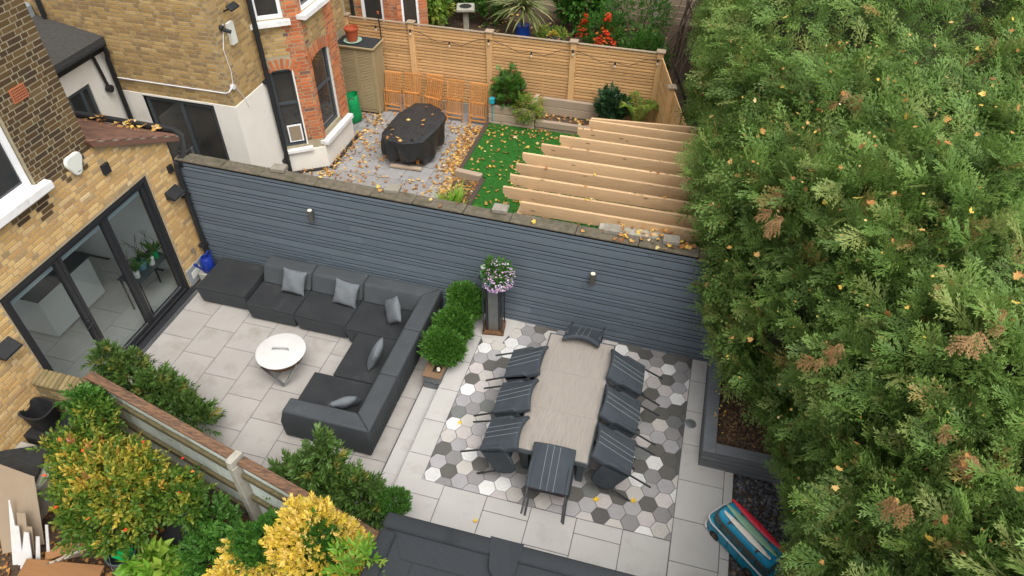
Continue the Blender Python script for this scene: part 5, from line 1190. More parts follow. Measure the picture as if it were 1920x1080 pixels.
for x, y, rz, lb in ((-1.90, 6.93, -90, 'tipped grey chair on the planter side of the table, nearest the grey wall'), (-1.88, 6.26, -89, 'tipped grey chair in the middle of the planter side of the table'), (-1.86, 5.62, -92, 'tipped grey chair on the planter side of the table, nearest the flat roof'),
                     (.07, 7.14, 92, 'tipped grey chair on the hedge side of the table, nearest the grey wall'), (.10, 6.44, 91, 'tipped grey chair in the middle of the hedge side of the table'), (.12, 5.76, 91, 'tipped grey chair on the hedge side of the table, nearest the flat roof'),
                     (-.93, 7.94, 180, 'tipped grey chair at the wall end of the table')):
    place_chair(copy_tree(ch0), x, y, rz, lb)
mb = MB(); mb.lathe([(.085, 0), (.085, .006), (.07, .009), (.015, .009), (.012, .012), (0, .012)], (.87, 7.03, LEVEL), 24); thing_mesh('drain_cover', mb, 'steel', 'small round metal drain cover in the paving by the raised bed', 'drain cover', 30)

# ================================================================== RAISED BED AND HEDGE
rb = thing('raised_bed', 'grey boarded raised bed at the foot of the conifer hedge', 'planter', (1.3, 7.3, LEVEL)); RT = .66
for k in range(4):
    z0 = LEVEL-.02+k*.09
    mb = MB(); mb.span((1.045, 6.346, z0), (1.056, 8.34, z0+.076), .002); put('board', mb, 'planter_board', rb)
    mb = MB(); mb.span((1.0455, 6.335, z0), (3.0, 6.3455, z0+.076), .002); put('board', mb, 'planter_board', rb)
mb = MB(); mb.span((1.085, 6.375, .1), (1.2, 8.34, RT-.022)); mb.span((1.2005, 6.375, .1), (3.0, 6.49, RT-.022)); put('gap_shade', mb, 'dark_gap', rb, kind='stuff')  # dark core box, added so the board gaps look shaded
mb = MB(); mb.span((1.035, 6.325, RT-.02), (1.21, 8.36, RT+.008), .004); put('capping', mb, 'planter_board', rb)
mb = MB(); mb.span((1.212, 6.327, RT-.02), (3.0, 6.50, RT+.007), .004); put('capping', mb, 'planter_board', rb)
mb = MB(); mb.span((1.08, 6.37, .2), (6.5, 9.3, RT-.10)); put('soil', mb, 'soil', rb)
n = 900; pos = np.c_[RNG.uniform(1.22, 2.0, n), RNG.uniform(6.5, 8.3, n), RNG.uniform(RT-.1, RT-.08, n)]; a = RNG.uniform(0, 6.28, n)
scatter('bark_mulch', chip, pos, frames(np.c_[np.cos(a), np.sin(a), RNG.normal(size=n)*.4], RNG.normal(size=(n, 3))*.5+[0, 0, 1]), .03+.04*RNG.random(n), 'bark_chip', rb)
mb = MB()
for i in range(14):
    p0 = Vector((1.3+.5*RNG.random(), 6.6+1.6*RNG.random(), RT-.08)); mb.tube([p0, p0+Vector((RNG.normal()*.1, .15, .1)), p0+Vector((RNG.normal()*.2, .35, .06))], .006, 5)
put('bare_twigs', mb, 'twig', rb)
HK_Y = [-2, 0, 2, 4, 5, 6, 7, 8.4, 10, 12, 14, 16, 24]; HK_X = [2.8, 2.5, 2.25, 2.05, 1.92, 1.64, 1.22, .62, .34, .26, .20, .12, .3]
hed = thing('conifer_hedge', 'huge overgrown conifer hedge with brown patches filling the right side', 'hedge', (3.2, 8, 0))
LUMP = np.c_[RNG.uniform(-2, 20, 240), RNG.uniform(-.35, 2.6, 240), RNG.uniform(.12, .5, 240), RNG.uniform(.28, .65, 240)]
def hedge_pt(y, s):
    """s: angle in section, 0 = left face middle, pi/2 = top"""
    xf = np.interp(y, HK_Y, HK_X); hw = np.interp(y, [8, 13], [2.3, 3.6]); ztop = 4.75+.25*np.sin(y*1.1)+.15*np.sin(y*2.7+1)+np.interp(y, [8, 13], [0, .75]); zc = 2.3
    ce, se = np.cos(s), np.sin(s); e = .72
    ux = -np.sign(ce)*np.abs(ce)**e; uz = np.sign(se)*np.abs(se)**e
    sag = np.where(uz < 0, 1.5, ztop-zc)
    lean = .35*np.clip(.6-uz, 0, 1.6)                 # lower part is tucked in
    x = xf+hw+ux*hw+np.where(ux < 0, lean*0+.0, 0)+np.where((uz < -.2) & (ux < 0), .18*(-uz-.2), 0); z = zc+uz*sag
    return np.stack([x, y, z], -1)
def hedge_n(y, s):
    e = .02; a = hedge_pt(y+e, s)-hedge_pt(y-e, s); b = hedge_pt(y, s+e)-hedge_pt(y, s-e); n = np.cross(b, a); n /= np.linalg.norm(n, axis=-1, keepdims=True)
    return n
def lumps(y, s):
    L = np.zeros_like(y)
    for (ly, ls, a, r) in LUMP:
        L = np.maximum(L, a*np.exp(-(((y-ly)/r)**2+((s-ls)*2.1/r)**2)))
    return L
NP = 23000
NX_ = 3000; yy = np.concatenate([RNG.uniform(1.0, 9.5, int(NP*.56)), RNG.uniform(9.5, 20, NP-int(NP*.56))]); ss = np.where(yy > 9.5, RNG.uniform(-.95, 2.75, NP), RNG.uniform(-.95, 2.3, NP))
yy = np.r_[yy, RNG.uniform(9.0, 17, NX_)]; ss = np.r_[ss, RNG.uniform(1.35, 2.7, NX_)]; NP += NX_
P0 = hedge_pt(yy, ss); Nh = hedge_n(yy, ss); flip = (Nh*(P0-np.c_[np.interp(yy, HK_Y, HK_X)+np.interp(yy, [8, 13], [2.3, 3.6]), yy, np.full(NP, 2.0)])).sum(1) < 0; Nh[flip] *= -1
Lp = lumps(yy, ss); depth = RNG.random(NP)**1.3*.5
P0 = P0+Nh*(Lp-depth-.12)[:, None]
tg = RNG.normal(size=(NP, 3)); tg -= Nh*(tg*Nh).sum(1, keepdims=True); tg /= np.linalg.norm(tg, axis=1, keepdims=True)
dirv = Nh*.42+tg*.55+np.array([-.22, -.05, .26])+RNG.normal(size=(NP, 3))*.15
rn = np.clip(RNG.normal(.50, .24, NP)+.7*(Lp-.18)-depth*.9+.12, 0, .9); br = RNG.random(NP) < .025; rn[br] = 1  # deep sprays coloured darker, crests lighter: gap shade put into the colour
tm_ = [spray_t(s) for s in range(4)]
kk = RNG.integers(0, 4, NP)
vd = np.array([0, 0, CAMZ])-P0; dist = np.linalg.norm(vd, axis=1); zc_ = -(vd@CF); fx_ = np.abs(-(vd@CRt)/zc_); fy_ = np.abs(-(vd@CDn)/zc_)
vis = (P0[:, 2] > .7) & (zc_ > 0) & (fx_ < .86) & (fy_ < .54) & ((Nh*vd).sum(1)/dist > -.3)
near = dist < 9.5
tf_ = [spray_t(s, .34, 5, .055) for s in range(10, 14)]
for q in range(4):
    for tmq, sel_ in ((tm_[q], near), (tf_[q], ~near)):
        m_ = vis & (kk == q) & sel_
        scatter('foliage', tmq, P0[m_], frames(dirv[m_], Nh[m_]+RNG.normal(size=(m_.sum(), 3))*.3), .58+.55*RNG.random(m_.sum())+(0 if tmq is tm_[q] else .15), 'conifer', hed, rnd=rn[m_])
# dry patches
dp_ = [(1.75, 3.6, 4.6), (2.05, 3.9, 4.9), (1.2, 5.6, 4.3), (1.1, 7.0, 4.2), (2.7, 4.8, 5.0), (1.9, 8.8, 4.8)]
idx = []
for q in dp_:
    d2 = ((P0-np.array(q))**2).sum(1); idx += list(np.argsort(d2)[:int(RNG.integers(3, 6))])
idx = np.array(sorted(set(idx)))
scatter('dead_sprays', tm_[1], P0[idx]+Nh[idx]*.22, frames(tg[idx]*.3+[-.3, -.2, -.45], Nh[idx]), .42+.3*RNG.random(len(idx)), 'conifer_dry', hed)
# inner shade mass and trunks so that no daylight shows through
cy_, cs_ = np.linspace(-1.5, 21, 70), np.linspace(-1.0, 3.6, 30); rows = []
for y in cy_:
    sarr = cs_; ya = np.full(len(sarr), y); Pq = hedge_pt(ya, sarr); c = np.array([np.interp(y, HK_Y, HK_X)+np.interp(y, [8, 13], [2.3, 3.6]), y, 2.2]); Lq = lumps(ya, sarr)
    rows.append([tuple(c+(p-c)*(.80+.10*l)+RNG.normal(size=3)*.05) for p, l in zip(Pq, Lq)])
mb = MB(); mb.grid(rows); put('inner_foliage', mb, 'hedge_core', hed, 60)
for y in np.arange(1.5, 17, 1.4):
    x = np.interp(y, HK_Y, HK_X)+2.2+RNG.normal()*.15; mb = MB(); mb.tube([(x, y, -.05), (x+.05, y, 2), (x, y+.05, 4.3)], [.13, .1, .04], 8); put('trunk', mb, 'bark', hed)
mb = MB()
for i in range(16):
    j = RNG.integers(0, NP); p = Vector(P0[j]-Nh[j]*.2); q = Vector(P0[j]+Nh[j]*.12+np.array([0, 0, .12])); mb.tube([p, p.lerp(q, .5), q], [.014, .012, .008], 5)
put('cut_branches', mb, 'twig', hed)
# leaves caught on the hedge
MT = maple_t()
sel = np.where(vis & (depth < .10) & (Nh[:, 2] > -.1) & (yy > 1.5))[0]; sel = RNG.choice(sel, min(760, len(sel)), replace=False)
def leaf_rot(n, flat=.35): a = RNG.uniform(0, 6.28, n); return frames(np.c_[np.cos(a), np.sin(a), RNG.normal(size=n)*flat], RNG.normal(size=(n, 3))*flat+[0, 0, 1])
scatter('fallen_leaves', MT, P0[sel]+Nh[sel]*.20+[0, 0, .10], leaf_rot(len(sel), .6), .03+.085*RNG.random(len(sel))**2.2, 'deadleaf', None, label='yellow and brown maple leaves caught in the conifer hedge', cat='leaves')

# ================================================================== CAMPER VAN ORNAMENT
cv = thing('camper_van_ornament', 'rusty blue metal camper van ornament with three surfboards on its roof', 'ornament', (1.72, 5.2, LEVEL))
VH = Vector((-.745, .667, 0)); VS = Vector((-.667, -.745, 0)); VC = Vector((1.68, 5.22, LEVEL-.02))
def vp3(l, s, z): return tuple(VC+VH*l+VS*s+Vector((0, 0, z)))      # l forward, s towards the near side
def vloft(secs, mat, name, par, sm=50):
    mb = MB(); mb.grid([[vp3(*p) for p in s]+[vp3(*s[0])] for s in secs]); mb.add([vp3(*p) for p in secs[0]], [tuple(range(len(secs[0])))]); mb.add([vp3(*p) for p in secs[-1]], [tuple(range(len(secs[-1])))[::-1]])
    o = put(name, mb, mat, par, None, fix=True); smooth(o, sm); return o
HLn, HWd = .50, .205
def sec(l, w, z0, z1, r=.06): return [(l, -w, z0), (l, w, z0), (l, w, z1-r), (l, w-r*.3, z1-r*.25), (l, w-r, z1), (l, -w+r, z1), (l, -w+r*.3, z1-r*.25), (l, -w, z1-r)]
low = vloft([sec(-HLn, HWd-.03, .06, .24, .01), sec(-HLn+.03, HWd, .05, .245, .01), sec(HLn-.10, HWd, .05, .245, .01), sec(HLn-.03, HWd-.03, .055, .24, .01), sec(HLn, HWd-.075, .07, .225, .01)], 'van_blue', 'lower_body', cv)
upp = vloft([sec(-HLn+.02, HWd-.045, .245, .40, .03), sec(-HLn+.05, HWd-.02, .245, .42, .03), sec(HLn-.16, HWd-.02, .245, .42, .03), sec(HLn-.07, HWd-.06, .245, .39, .03)], 'van_window', 'window_band', cv)
rof = vloft([sec(-HLn+.03, HWd-.06, .40, .46, .05), sec(-HLn+.07, HWd-.028, .405, .485, .06), sec(HLn-.2, HWd-.028, .405, .485, .06), sec(HLn-.11, HWd-.07, .40, .465, .05)], 'van_roof', 'roof', cv)
mb = MB(); mb.tube([vp3(-HLn, HWd-.02, .245), vp3(-HLn+.03, HWd+.003, .248), vp3(HLn-.10, HWd+.003, .248), vp3(HLn-.03, HWd-.028, .246), vp3(HLn+.002, HWd-.08, .238), vp3(HLn+.004, -HWd+.08, .238), vp3(HLn-.03, -HWd+.028, .246), vp3(-HLn+.03, -HWd-.003, .248)], .010, 6); put('belt_line', mb, 'van_white', cv, 40)
mb = MB(); mb.tube([vp3(-HLn+.08, HWd-.012, .405), vp3(HLn-.2, HWd-.012, .405), vp3(HLn-.10, HWd-.06, .40), vp3(HLn-.10, -HWd+.06, .40), vp3(HLn-.2, -HWd+.012, .405)], .009, 6); put('rain_gutter', mb, 'van_trim', cv, 40)
for k, l in enumerate((-.28, -.09, .10, .28)):
    mb = MB(); mb.tube([vp3(l, HWd-.012, .25), vp3(l-.004, HWd-.014, .41)], .008, 5); mb.tube([vp3(l+.022, HWd-.012, .25), vp3(l+.018, HWd-.014, .41)], .005, 5); put('pillar', mb, 'van_blue', cv)
    mb = MB(); mb.tube([vp3(l, HWd+.002, .06), vp3(l, HWd+.002, .24)], .004, 5); put('door_seam', mb, 'van_trim', cv)
mb = MB(); mb.tube([vp3(HLn-.085, 0, .25), vp3(HLn-.09, 0, .40)], .008, 5); put('windscreen_bar', mb, 'van_blue', cv)
mb = MB(); mb.add([vp3(HLn-.03, -HWd+.05, .232), vp3(HLn+.006, 0, .10), vp3(HLn-.03, HWd-.05, .232), vp3(HLn+.012, 0, .19)], [(0, 1, 3), (1, 2, 3), (0, 3, 2)]); put('nose_panel', mb, 'van_white', cv)
for s in (-.11, .11): mb = MB(); mb.cyl(vp3(HLn-.03, s, .16), vp3(HLn+.012, s, .16), .032, .026, 14); put('headlight', mb, 'van_white', cv, 40)
mb = MB(); mb.tube([vp3(HLn-.06, HWd+.01, .075), vp3(HLn, HWd-.04, .07), vp3(HLn+.03, 0, .07), vp3(HLn, -HWd+.04, .07), vp3(HLn-.06, -HWd-.01, .075)], .016, 6); put('front_bumper', mb, 'van_white', cv, 40)
mb = MB(); mb.tube([vp3(-HLn+.06, HWd+.01, .075), vp3(-HLn-.02, HWd-.04, .07), vp3(-HLn-.03, -HWd+.04, .07)], .016, 6); put('rear_bumper', mb, 'van_white', cv, 40)
for l in (.30, -.29):
    for s in (-1, 1):
        mb = MB(); mb.cyl(vp3(l, s*(HWd-.06), .072), vp3(l, s*(HWd+.012), .072), .072, None, 20); wh = put('wheel', mb, 'tyre', cv, 40)
        mb = MB(); mb.cyl(vp3(l, s*(HWd+.012), .072), vp3(l, s*(HWd+.018), .072), .036, .028, 14); put('hub', mb, 'van_trim', wh, 40)
def surfboard(s0, mat, l0, l1, w, z, nm, fin):
    Pt = []
    for i in range(17):
        t_ = i/16; l = l0+(l1-l0)*t_; ww = w*math.sin(math.pi*min(1, max(0, .04+.92*t_)))**.55; Pt.append([vp3(l, s0-ww, z), vp3(l, s0-ww*.6, z+.014), vp3(l, s0+ww*.6, z+.014), vp3(l, s0+ww, z), vp3(l, s0, z-.006), vp3(l, s0-ww, z)])
    mb = MB(); mb.grid(Pt); o = put(nm, mb, mat, cv, 60)
    mb = MB(); mb.add([vp3(l0+.10, s0, z+.012), vp3(l0+.02, s0, z+.012), vp3(l0+.03, s0+.02, z+.06), vp3(l0+.09, s0-.004, z+.012)], [(0, 1, 2), (1, 3, 2), (3, 0, 2)]); put('fin', mb, fin, o)
surfboard(.105, 'board_white', -.42, .34, .042, .52, 'surfboard', 'board_green'); surfboard(.005, 'board_green', -.43, .38, .05, .515, 'surfboard', 'board_green'); surfboard(-.10, 'board_red', -.45, .40, .045, .525, 'surfboard', 'board_red')
mb = MB(); [mb.box(vp3(l, 0, .497), (.02, .36, .02), math.atan2(VH.y, VH.x)) for l in (-.25, .2)]; put('roof_rack', mb, 'van_trim', cv)

# ================================================================== GARDEN ROOM WITH FELT ROOF (bottom)
sh = thing('garden_shed', 'flat roofed garden shed covered in dark mineral felt at bottom of photo', 'shed', (0, 2, 0)); SZ = 2.36
mb = MB(); mb.span((-2.1, -1.5, 0), (2.6, 3.32, SZ-.06)); put('wall', mb, 'planter_board', sh)
mb = MB(); mb.span((-2.16, -1.5, SZ-.14), (2.7, 3.36, SZ)); put('roof_deck', mb, 'felt', sh)
mb = MB()
def kerb(a, b_, w): # raised rounded felt upstand
    d_ = (Vector(b_)-Vector(a)); m_ = (Vector(a)+Vector(b_))/2; mb.box((m_.x, m_.y, SZ+.01), (d_.length+w, w, .075), math.atan2(d_.y, d_.x), .026)
kerb((-2.12, 3.33), (2.6, 3.33), .17); mb.box((-2.12, .85, SZ+.008), (.17, 4.75, .073), 0, .026); o = put('upstand', mb, 'felt', sh); smooth(o, 50)
mb = MB(); mb.prism([(-2.0, 3.235), (2.6, 3.235), (2.6, 2.98), (-1.9, 2.98)][::-1], SZ+.001, SZ+.006); mb.prism([(-2.03, 3.2), (-1.78, 2.95), (-1.78, -1.5), (-2.03, -1.5)][::-1], SZ+.001, SZ+.0055); put('felt_strip', mb, 'felt', sh, fix=True)
mb = MB(); mb.prism([(-1.12, 3.42), (-.78, 3.42), (-.8, 3.1), (-.92, 2.98), (-1.04, 3.08)][::-1], SZ+.050, SZ+.054); mb.prism([(-1.12, 3.24), (-.78, 3.24), (-.82, 3.02), (-.95, 2.93), (-1.07, 3.0)][::-1], SZ+.007, SZ+.011); put('felt_patch', mb, 'felt', sh, fix=True)
mb = MB()
for p, q in (((-2.03, 3.2), (-1.9, 2.98)), ((-1.9, 2.98), (2.6, 2.98)), ((-1.78, 2.95), (-1.78, 0)), ((-1.75, 2.6), (.3, 2.62)), ((-.95, 3.24), (-.95, 2.98))):
    mb.tube([(*p, SZ+.006), (*q, SZ+.006)], .004, 4)
put('felt_seam', mb, 'felt_dark', sh)
# ================================================================== OLD NEIGHBOUR FENCE (left) AND CLUTTER
of = thing('old_fence', 'old pale green painted board fence with weathered brown top rail', 'fence', (-4.8, 4.1, 0)); fa = math.atan(-.2462)
def fbox(mb, x0, x1, d0, d1, z0, z1, bev=0):
    xm = (x0+x1)/2; mb.box((xm-math.sin(fa)*((d0+d1)/2), fence_y(xm)+math.cos(fa)*((d0+d1)/2), (z0+z1)/2), ((x1-x0)/math.cos(fa), d1-d0, z1-z0), fa, bev)
for a, b_ in ((-7.25, -4.66), (-4.52, -2.3)):
    mb = MB(); fbox(mb, a, b_, -.045, .085, 1.46, 1.50, .006); put('top_rail', mb, 'old_rail', of)
    x = a
    while x < b_-.05:
        w = rw.uniform(.14, .17); mb = MB(); fbox(mb, x+.003, min(x+w, b_)-.003, rw.uniform(.0, .006), .022, .02, 1.455, .003); put('board', mb, 'old_paint', of); x += w
    for z in (1.22, .72, .25): mb = MB(); fbox(mb, a, b_, -.055, -.006, z-.045, z+.045, .006); put('rail', mb, 'moss_wood', of)
for x in (-4.59,): mb = MB(); fbox(mb, x-.055, x+.055, -.11, .03, 0, 1.42, .012); put('concrete_post', mb, 'concrete', of); mb = MB(); fbox(mb, x-.05, x+.05, -.11, .10, 1.42, 1.56, .02); put('post_top', mb, 'concrete', of)
mb = MB(); fbox(mb, -7.33, -7.2, -.08, .06, 0, 1.44, .012); put('timber_post', mb, 'moss_wood', of)
ow = thing('brick_garden_wall', 'old mossy brick garden wall with sloping brick coping beside the folding doors', 'wall', (-7.9, 4.7, 0))
mb = MB(); mb.span((-8.27, 4.62, 0), (-7.30, 4.80, 1.05)); put('core', mb, 'mortar_dark', ow)
for k in range(14):
    for j in range(5): mb = MB(); x = -8.26+j*.225+(.11 if k % 2 else 0); mb.span((x, 4.603, .02+k*.0755), (min(x+.215, -7.3), 4.622, .085+k*.0755), .003); put('brick', mb, 'moss_brick', ow)
for k in range(13): mb = MB(); mb.box((-8.22+k*.0755, 4.70, 1.12), (.066, .25, .12), 0, .012, Matrix.Rotation(R_(14), 3, 'X')@Matrix.Rotation(R_(rw.uniform(-2, 2)), 3, 'Z')); put('coping_brick', mb, 'moss_brick', ow)
# tub, boards, offcuts, bucket
t = thing('plastic_tub', 'empty black plastic tub beside the mossy brick wall', 'tub', (-8.1, 4.35, .55)); P = []
for z, r in ((0, .17), (.34, .22), (.36, .235), (.36, .20), (.03, .155)):
    P.append([(-8.1+r*math.copysign(abs(math.cos(a))**.7, math.cos(a)), 4.36+r*.82*math.copysign(abs(math.sin(a))**.7, math.sin(a)), .52+z) for a in [2*math.pi*k/32 for k in range(33)]])
mb = MB(); mb.grid(P); mb.add(P[-1][:-1], [tuple(range(32))]); put('body', mb, 'black_plastic', t, 50)
mb = MB(); mb.span((-8.3, 4.1, -.02), (-7.7, 4.6, .52), .01); thing_mesh('planter_stand', mb, 'black_plastic', 'black box carrying the empty plastic tub', 'box')
mb = MB(); mb.add([(-8.6, 3.6, .62), (-7.75, 4.05, .6), (-7.55, 3.5, .55), (-8.3, 3.1, .5), (-8.6, 3.6, .60), (-7.75, 4.05, .58), (-7.55, 3.5, .53), (-8.3, 3.1, .48)], [(0, 1, 2, 3), (7, 6, 5, 4), (0, 1, 5, 4), (1, 2, 6, 5), (2, 3, 7, 6), (3, 0, 4, 7)]); thing_mesh('black_sheeting', mb, 'tarp', 'crumpled black plastic sheet at the left edge of the photo', 'sheet', fix=True)
mb = MB(); mb.span((-8.7, 3.0, -.02), (-7.5, 4.05, .47), .02); thing_mesh('stacked_rubble_bag', mb, 'concrete', 'low pale heap under the black sheet', 'heap')
def slab_board(name, c, d, e, mat, lab, cat):
    mb = MB(); R3 = Matrix.Rotation(R_(e[2]), 3, 'Z')@Matrix.Rotation(R_(e[1]), 3, 'Y')@Matrix.Rotation(R_(e[0]), 3, 'X'); mb.box(c, d, 0, .004, R3); return thing_mesh(name, mb, mat, lab, cat)
def strip(name, p0, p1, w, th, mat, lab, cat, point=0.3, group=None):
    """flat offcut from p0 (base) to p1 (tip), tapering towards the tip"""
    a_, b2 = Vector(p0), Vector(p1); t_ = (b2-a_).normalized(); x_ = Vector((1, .25, 0)); x_ = (x_-t_*x_.dot(t_)).normalized(); n_ = t_.cross(x_)*th
    mb = MB(); mb.convex([a_-x_*w/2, a_+x_*w/2, b2+x_*w*point/2, b2-x_*w*point/2, a_-x_*w/2+n_, a_+x_*w/2+n_, b2+x_*w*point/2+n_, b2-x_*w*point/2+n_], [(0, 1, 2, 3), (4, 5, 6, 7), (0, 1, 5, 4), (1, 2, 6, 5), (2, 3, 7, 6), (3, 0, 4, 7)])
    return thing_mesh(name, mb, mat, lab, cat, group=group)
mb = MB(); PB = [(-8.02, 3.45, .95), (-7.25, 3.40, .95), (-7.13, 2.95, .12), (-7.55, 2.69, .12)]; mb.convex(PB+[(x, y-.012, z-.012) for x, y, z in PB], [(0, 1, 2, 3), (4, 5, 6, 7), (0, 1, 5, 4), (1, 2, 6, 5), (2, 3, 7, 6), (3, 0, 4, 7)]); thing_mesh('plasterboard_sheet', mb, 'plasterboard', 'large brown plasterboard sheet leaning at the left edge', 'board')
strip('board_offcut', (-7.22, 2.60, .15), (-7.46, 3.10, .78), .13, .012, 'white_board', 'longest pointed white offcut leaning on the plasterboard', 'offcut', .15)
strip('board_offcut', (-7.17, 2.60, .16), (-7.24, 2.88, .62), .08, .012, 'white_board', 'narrow white offcut beside the longest pointed one', 'offcut', .8)
strip('board_offcut', (-7.07, 2.58, .14), (-7.10, 2.86, .56), .17, .012, 'white_board', 'broad white offcut at the front of the pile', 'offcut', .35)
strip('board_offcut', (-6.98, 2.68, .15), (-6.97, 2.87, .50), .06, .012, 'white_board', 'short white offcut at the right of the pile', 'offcut', .8)
strip('board_offcut', (-6.90, 2.80, .2), (-6.88, 2.99, .62), .04, .012, 'white_board', 'thin white strip under the autumn bush', 'offcut', .9)
strip('board_offcut', (-7.19, 2.72, .2), (-7.25, 3.02, .70), .12, .012, 'plasterboard', 'square topped brown offcut among the white ones', 'offcut', .95)
strip('board_offcut', (-7.10, 2.74, .2), (-7.11, 2.93, .57), .07, .012, 'plasterboard', 'short narrow brown offcut behind the broad white one', 'offcut', .9)
slab_board('timber_plank', (-6.52, 2.62, .28), (1.0, .26, .03), (4, 2, 11), 'orange_wood', 'orange brown wooden plank at the bottom left edge', 'plank')
slab_board('timber_plank', (-6.68, 2.93, .24), (.55, .13, .03), (4, -3, 38), 'orange_wood', 'shorter orange brown plank behind the front one', 'plank')
for i in range(9): strip('kindling_stick', (-6.75+.05*i*.6, 2.66+.035*i*.4, .31+.008*i), (-6.36+RNG.normal()*.06, 2.94+RNG.normal()*.05, .34+.012*i), .022, .012, ('bark', 'concrete', 'sleeper')[i % 3], '%s splintered stick of the pile by the green bucket, %s from the ground' % (('dark', 'grey', 'brown')[i % 3], ('lowest', 'second', 'third', 'fourth', 'middle', 'sixth', 'seventh', 'eighth', 'topmost')[i]), 'stick', .5, 'pile of splintered sticks')
t = thing('bucket', 'bright green plastic scoop standing in a grey bucket', 'bucket', (-5.83, 2.97, .2)); mb = MB(); mb.lathe([(.13, 0), (.175, .28), (.185, .28), (.185, .30), (.165, .30), (.12, .02), (0, .02)], (-5.83, 2.97, .2), 24); put('body', mb, 'anthracite', t, 40)
mb = MB(); mb.box((-5.82, 2.98, .47), (.24, .16, .13), .15, .03, Matrix.Rotation(R_(.15), 3, 'Z')@Matrix.Rotation(R_(-25), 3, 'X')); put('scoop', mb, 'green_plastic', t)
mb = MB(); mb.tube([(-6.01, 2.95, .49), (-5.83, 2.77, .40), (-5.65, 2.97, .49)], .006, 5); put('handle', mb, 'steel', t)
mb = MB(); mb.lathe([(.2, 0), (.27, .26), (.29, .26), (.27, .28), (.24, .26), (0, .22)], (-5.35, 3.52, 0), 22); thing_mesh('plant_pot', mb, 'black_plastic', 'black plastic pot under the autumn bush near the old fence', 'pot', 40)
mb = MB(); mb.add([(-9, 1, .0), (-2.3, 1, .0), (-2.3, 3.48, .0), (-7.2, 4.66, .0), (-8.28, 4.6, 0)], [(0, 1, 2, 3, 4)]); structure('left_garden_soil', mb, 'soil')
n = 2600; pos = np.c_[RNG.uniform(-8, -3.2, n), RNG.uniform(1.8, 4.0, n), RNG.uniform(.005, .04, n)]; pos = pos[pos[:, 1] < 4.55-.2462*(pos[:, 0]+7.2)]
scatter('fallen_leaves', MT, pos, leaf_rot(len(pos), .4), .04+.05*RNG.random(len(pos)), 'deadleaf', None, rnd=RNG.random(len(pos))*.6, label='brown leaf litter on the soil below the autumn bush', cat='leaves')
mb = MB(); mb.add([(-8.6, 1.6, .02), (-6.9, 1.6, .02), (-6.9, 2.7, .02), (-8.6, 2.9, .02)], [(0, 1, 2, 3)])
# shrubs beside the fence
at_ = twig_t(9, .058, .55, .13, 21)
def autumn_rnd(p, rg): return np.clip(.13+.38*np.exp(-(((p[:, 0]+6.1)/.9)**2+((p[:, 1]-3.5)/.6)**2))*np.clip((p[:, 2]-.7)/.7, 0, 1)+rg.normal(size=len(p))*.2, 0, 1)
ab = shrub('autumn_bush', 'large bush with orange yellow and green leaves left of the old fence', 'bush', (-6.0, 3.45, 0), [((-6.45, 3.62, 1.05), (.62, .52, .55), .26), ((-5.85, 3.50, 1.20), (.60, .55, .52), .26), ((-6.15, 3.18, .85), (.75, .45, .5), .2), ((-5.35, 3.62, .95), (.48, .34, .42), .12), ((-6.9, 3.75, 1.0), (.42, .38, .42), .1), ((-6.75, 4.15, 1.25), (.3, .3, .38), .06)], None, 3500, at_, 'autumn', 41, .45, .5, .95, -.75, 16, jit=.9, lumps=26, amp=.5, rnd=autumn_rnd)
p, d = blob_pts(18, (-6.1, 3.5, 1.12), (1.15, .8, .75), .95, 4, 44, -.2); scatter('blossoms', leaf_t(1, .8), p, frames(d), .05*(1+.3*RNG.random(len(p))), 'petal_red', ab)
yt = twig_t(12, .042, .5, .09, 23)
yb_ = thing('golden_shrub', 'shrub with bright yellow and green leaves in front of the old fence', 'shrub', (-3.35, 3.2, 0))
gp = [blob_pts(n_, c_, r_, .55, 14, s_, -.5, .4) for n_, c_, r_, s_ in ((1900, (-3.15, 3.25, 1.45), (.52, .42, .62), 51), (1500, (-3.72, 3.15, 1.2), (.42, .4, .62), 52), (1500, (-3.3, 2.95, 1.0), (.62, .42, .62), 53), (700, (-2.75, 3.2, 1.35), (.32, .3, .45), 54), (600, (-4.0, 2.85, .85), (.32, .3, .45), 55))]; p = np.vstack([q_[0] for q_ in gp]); d = np.vstack([q_[1] for q_ in gp]); rg = np.random.default_rng(9)
pn = np.sin(p[:, 0]*7.3+1)+np.sin(p[:, 2]*6.1+p[:, 0]*3)+np.sin(p[:, 1]*8.7+2); ym = (pn+rg.normal(size=len(p))*.5+(p[:, 2]-1.2)*.8) > .25
dr_ = d+[0, 0, .5]+rg.normal(size=d.shape)*.6; fr_ = frames(dr_, None, rg.normal(size=len(p))*.6); sc_ = .8+.5*rg.random(len(p))
scatter('yellow_foliage', yt, p[ym]+d[ym]*.03, fr_[ym], sc_[ym], 'yellowleaf', yb_); scatter('green_foliage', yt, p[~ym]-d[~ym]*.03, fr_[~ym], sc_[~ym], 'greenleaf', yb_)
mb = MB()
for i in range(12): q = p[rg.integers(len(p))]; mb.tube([(-3.35, 3.2, -.02), ((-3.35+q[0])/2, (3.2+q[1])/2, q[2]*.6), tuple(q)], [.016, .012, .005], 5)
put('stem', mb, 'twig', yb_)
lt_ = twig_t(11, .095, .36, .15, 25, .85)
shrub('laurel_shrub', 'dark green leafy shrub behind the old fence nearest the folding doors', 'shrub', (-6.7, 5.0, 0), [((-7.15, 5.10, .85), (.42, .34, .65), .34), ((-6.6, 5.05, .72), (.5, .36, .62), .4), ((-6.15, 5.0, .50), (.38, .3, .45), .2), ((-7.35, 5.15, 1.2), (.22, .2, .4), .06)], None, 900, lt_, 'laurel', 61, .4, .7, .95, -.9, 10, jit=.6, lumps=10, amp=.4)
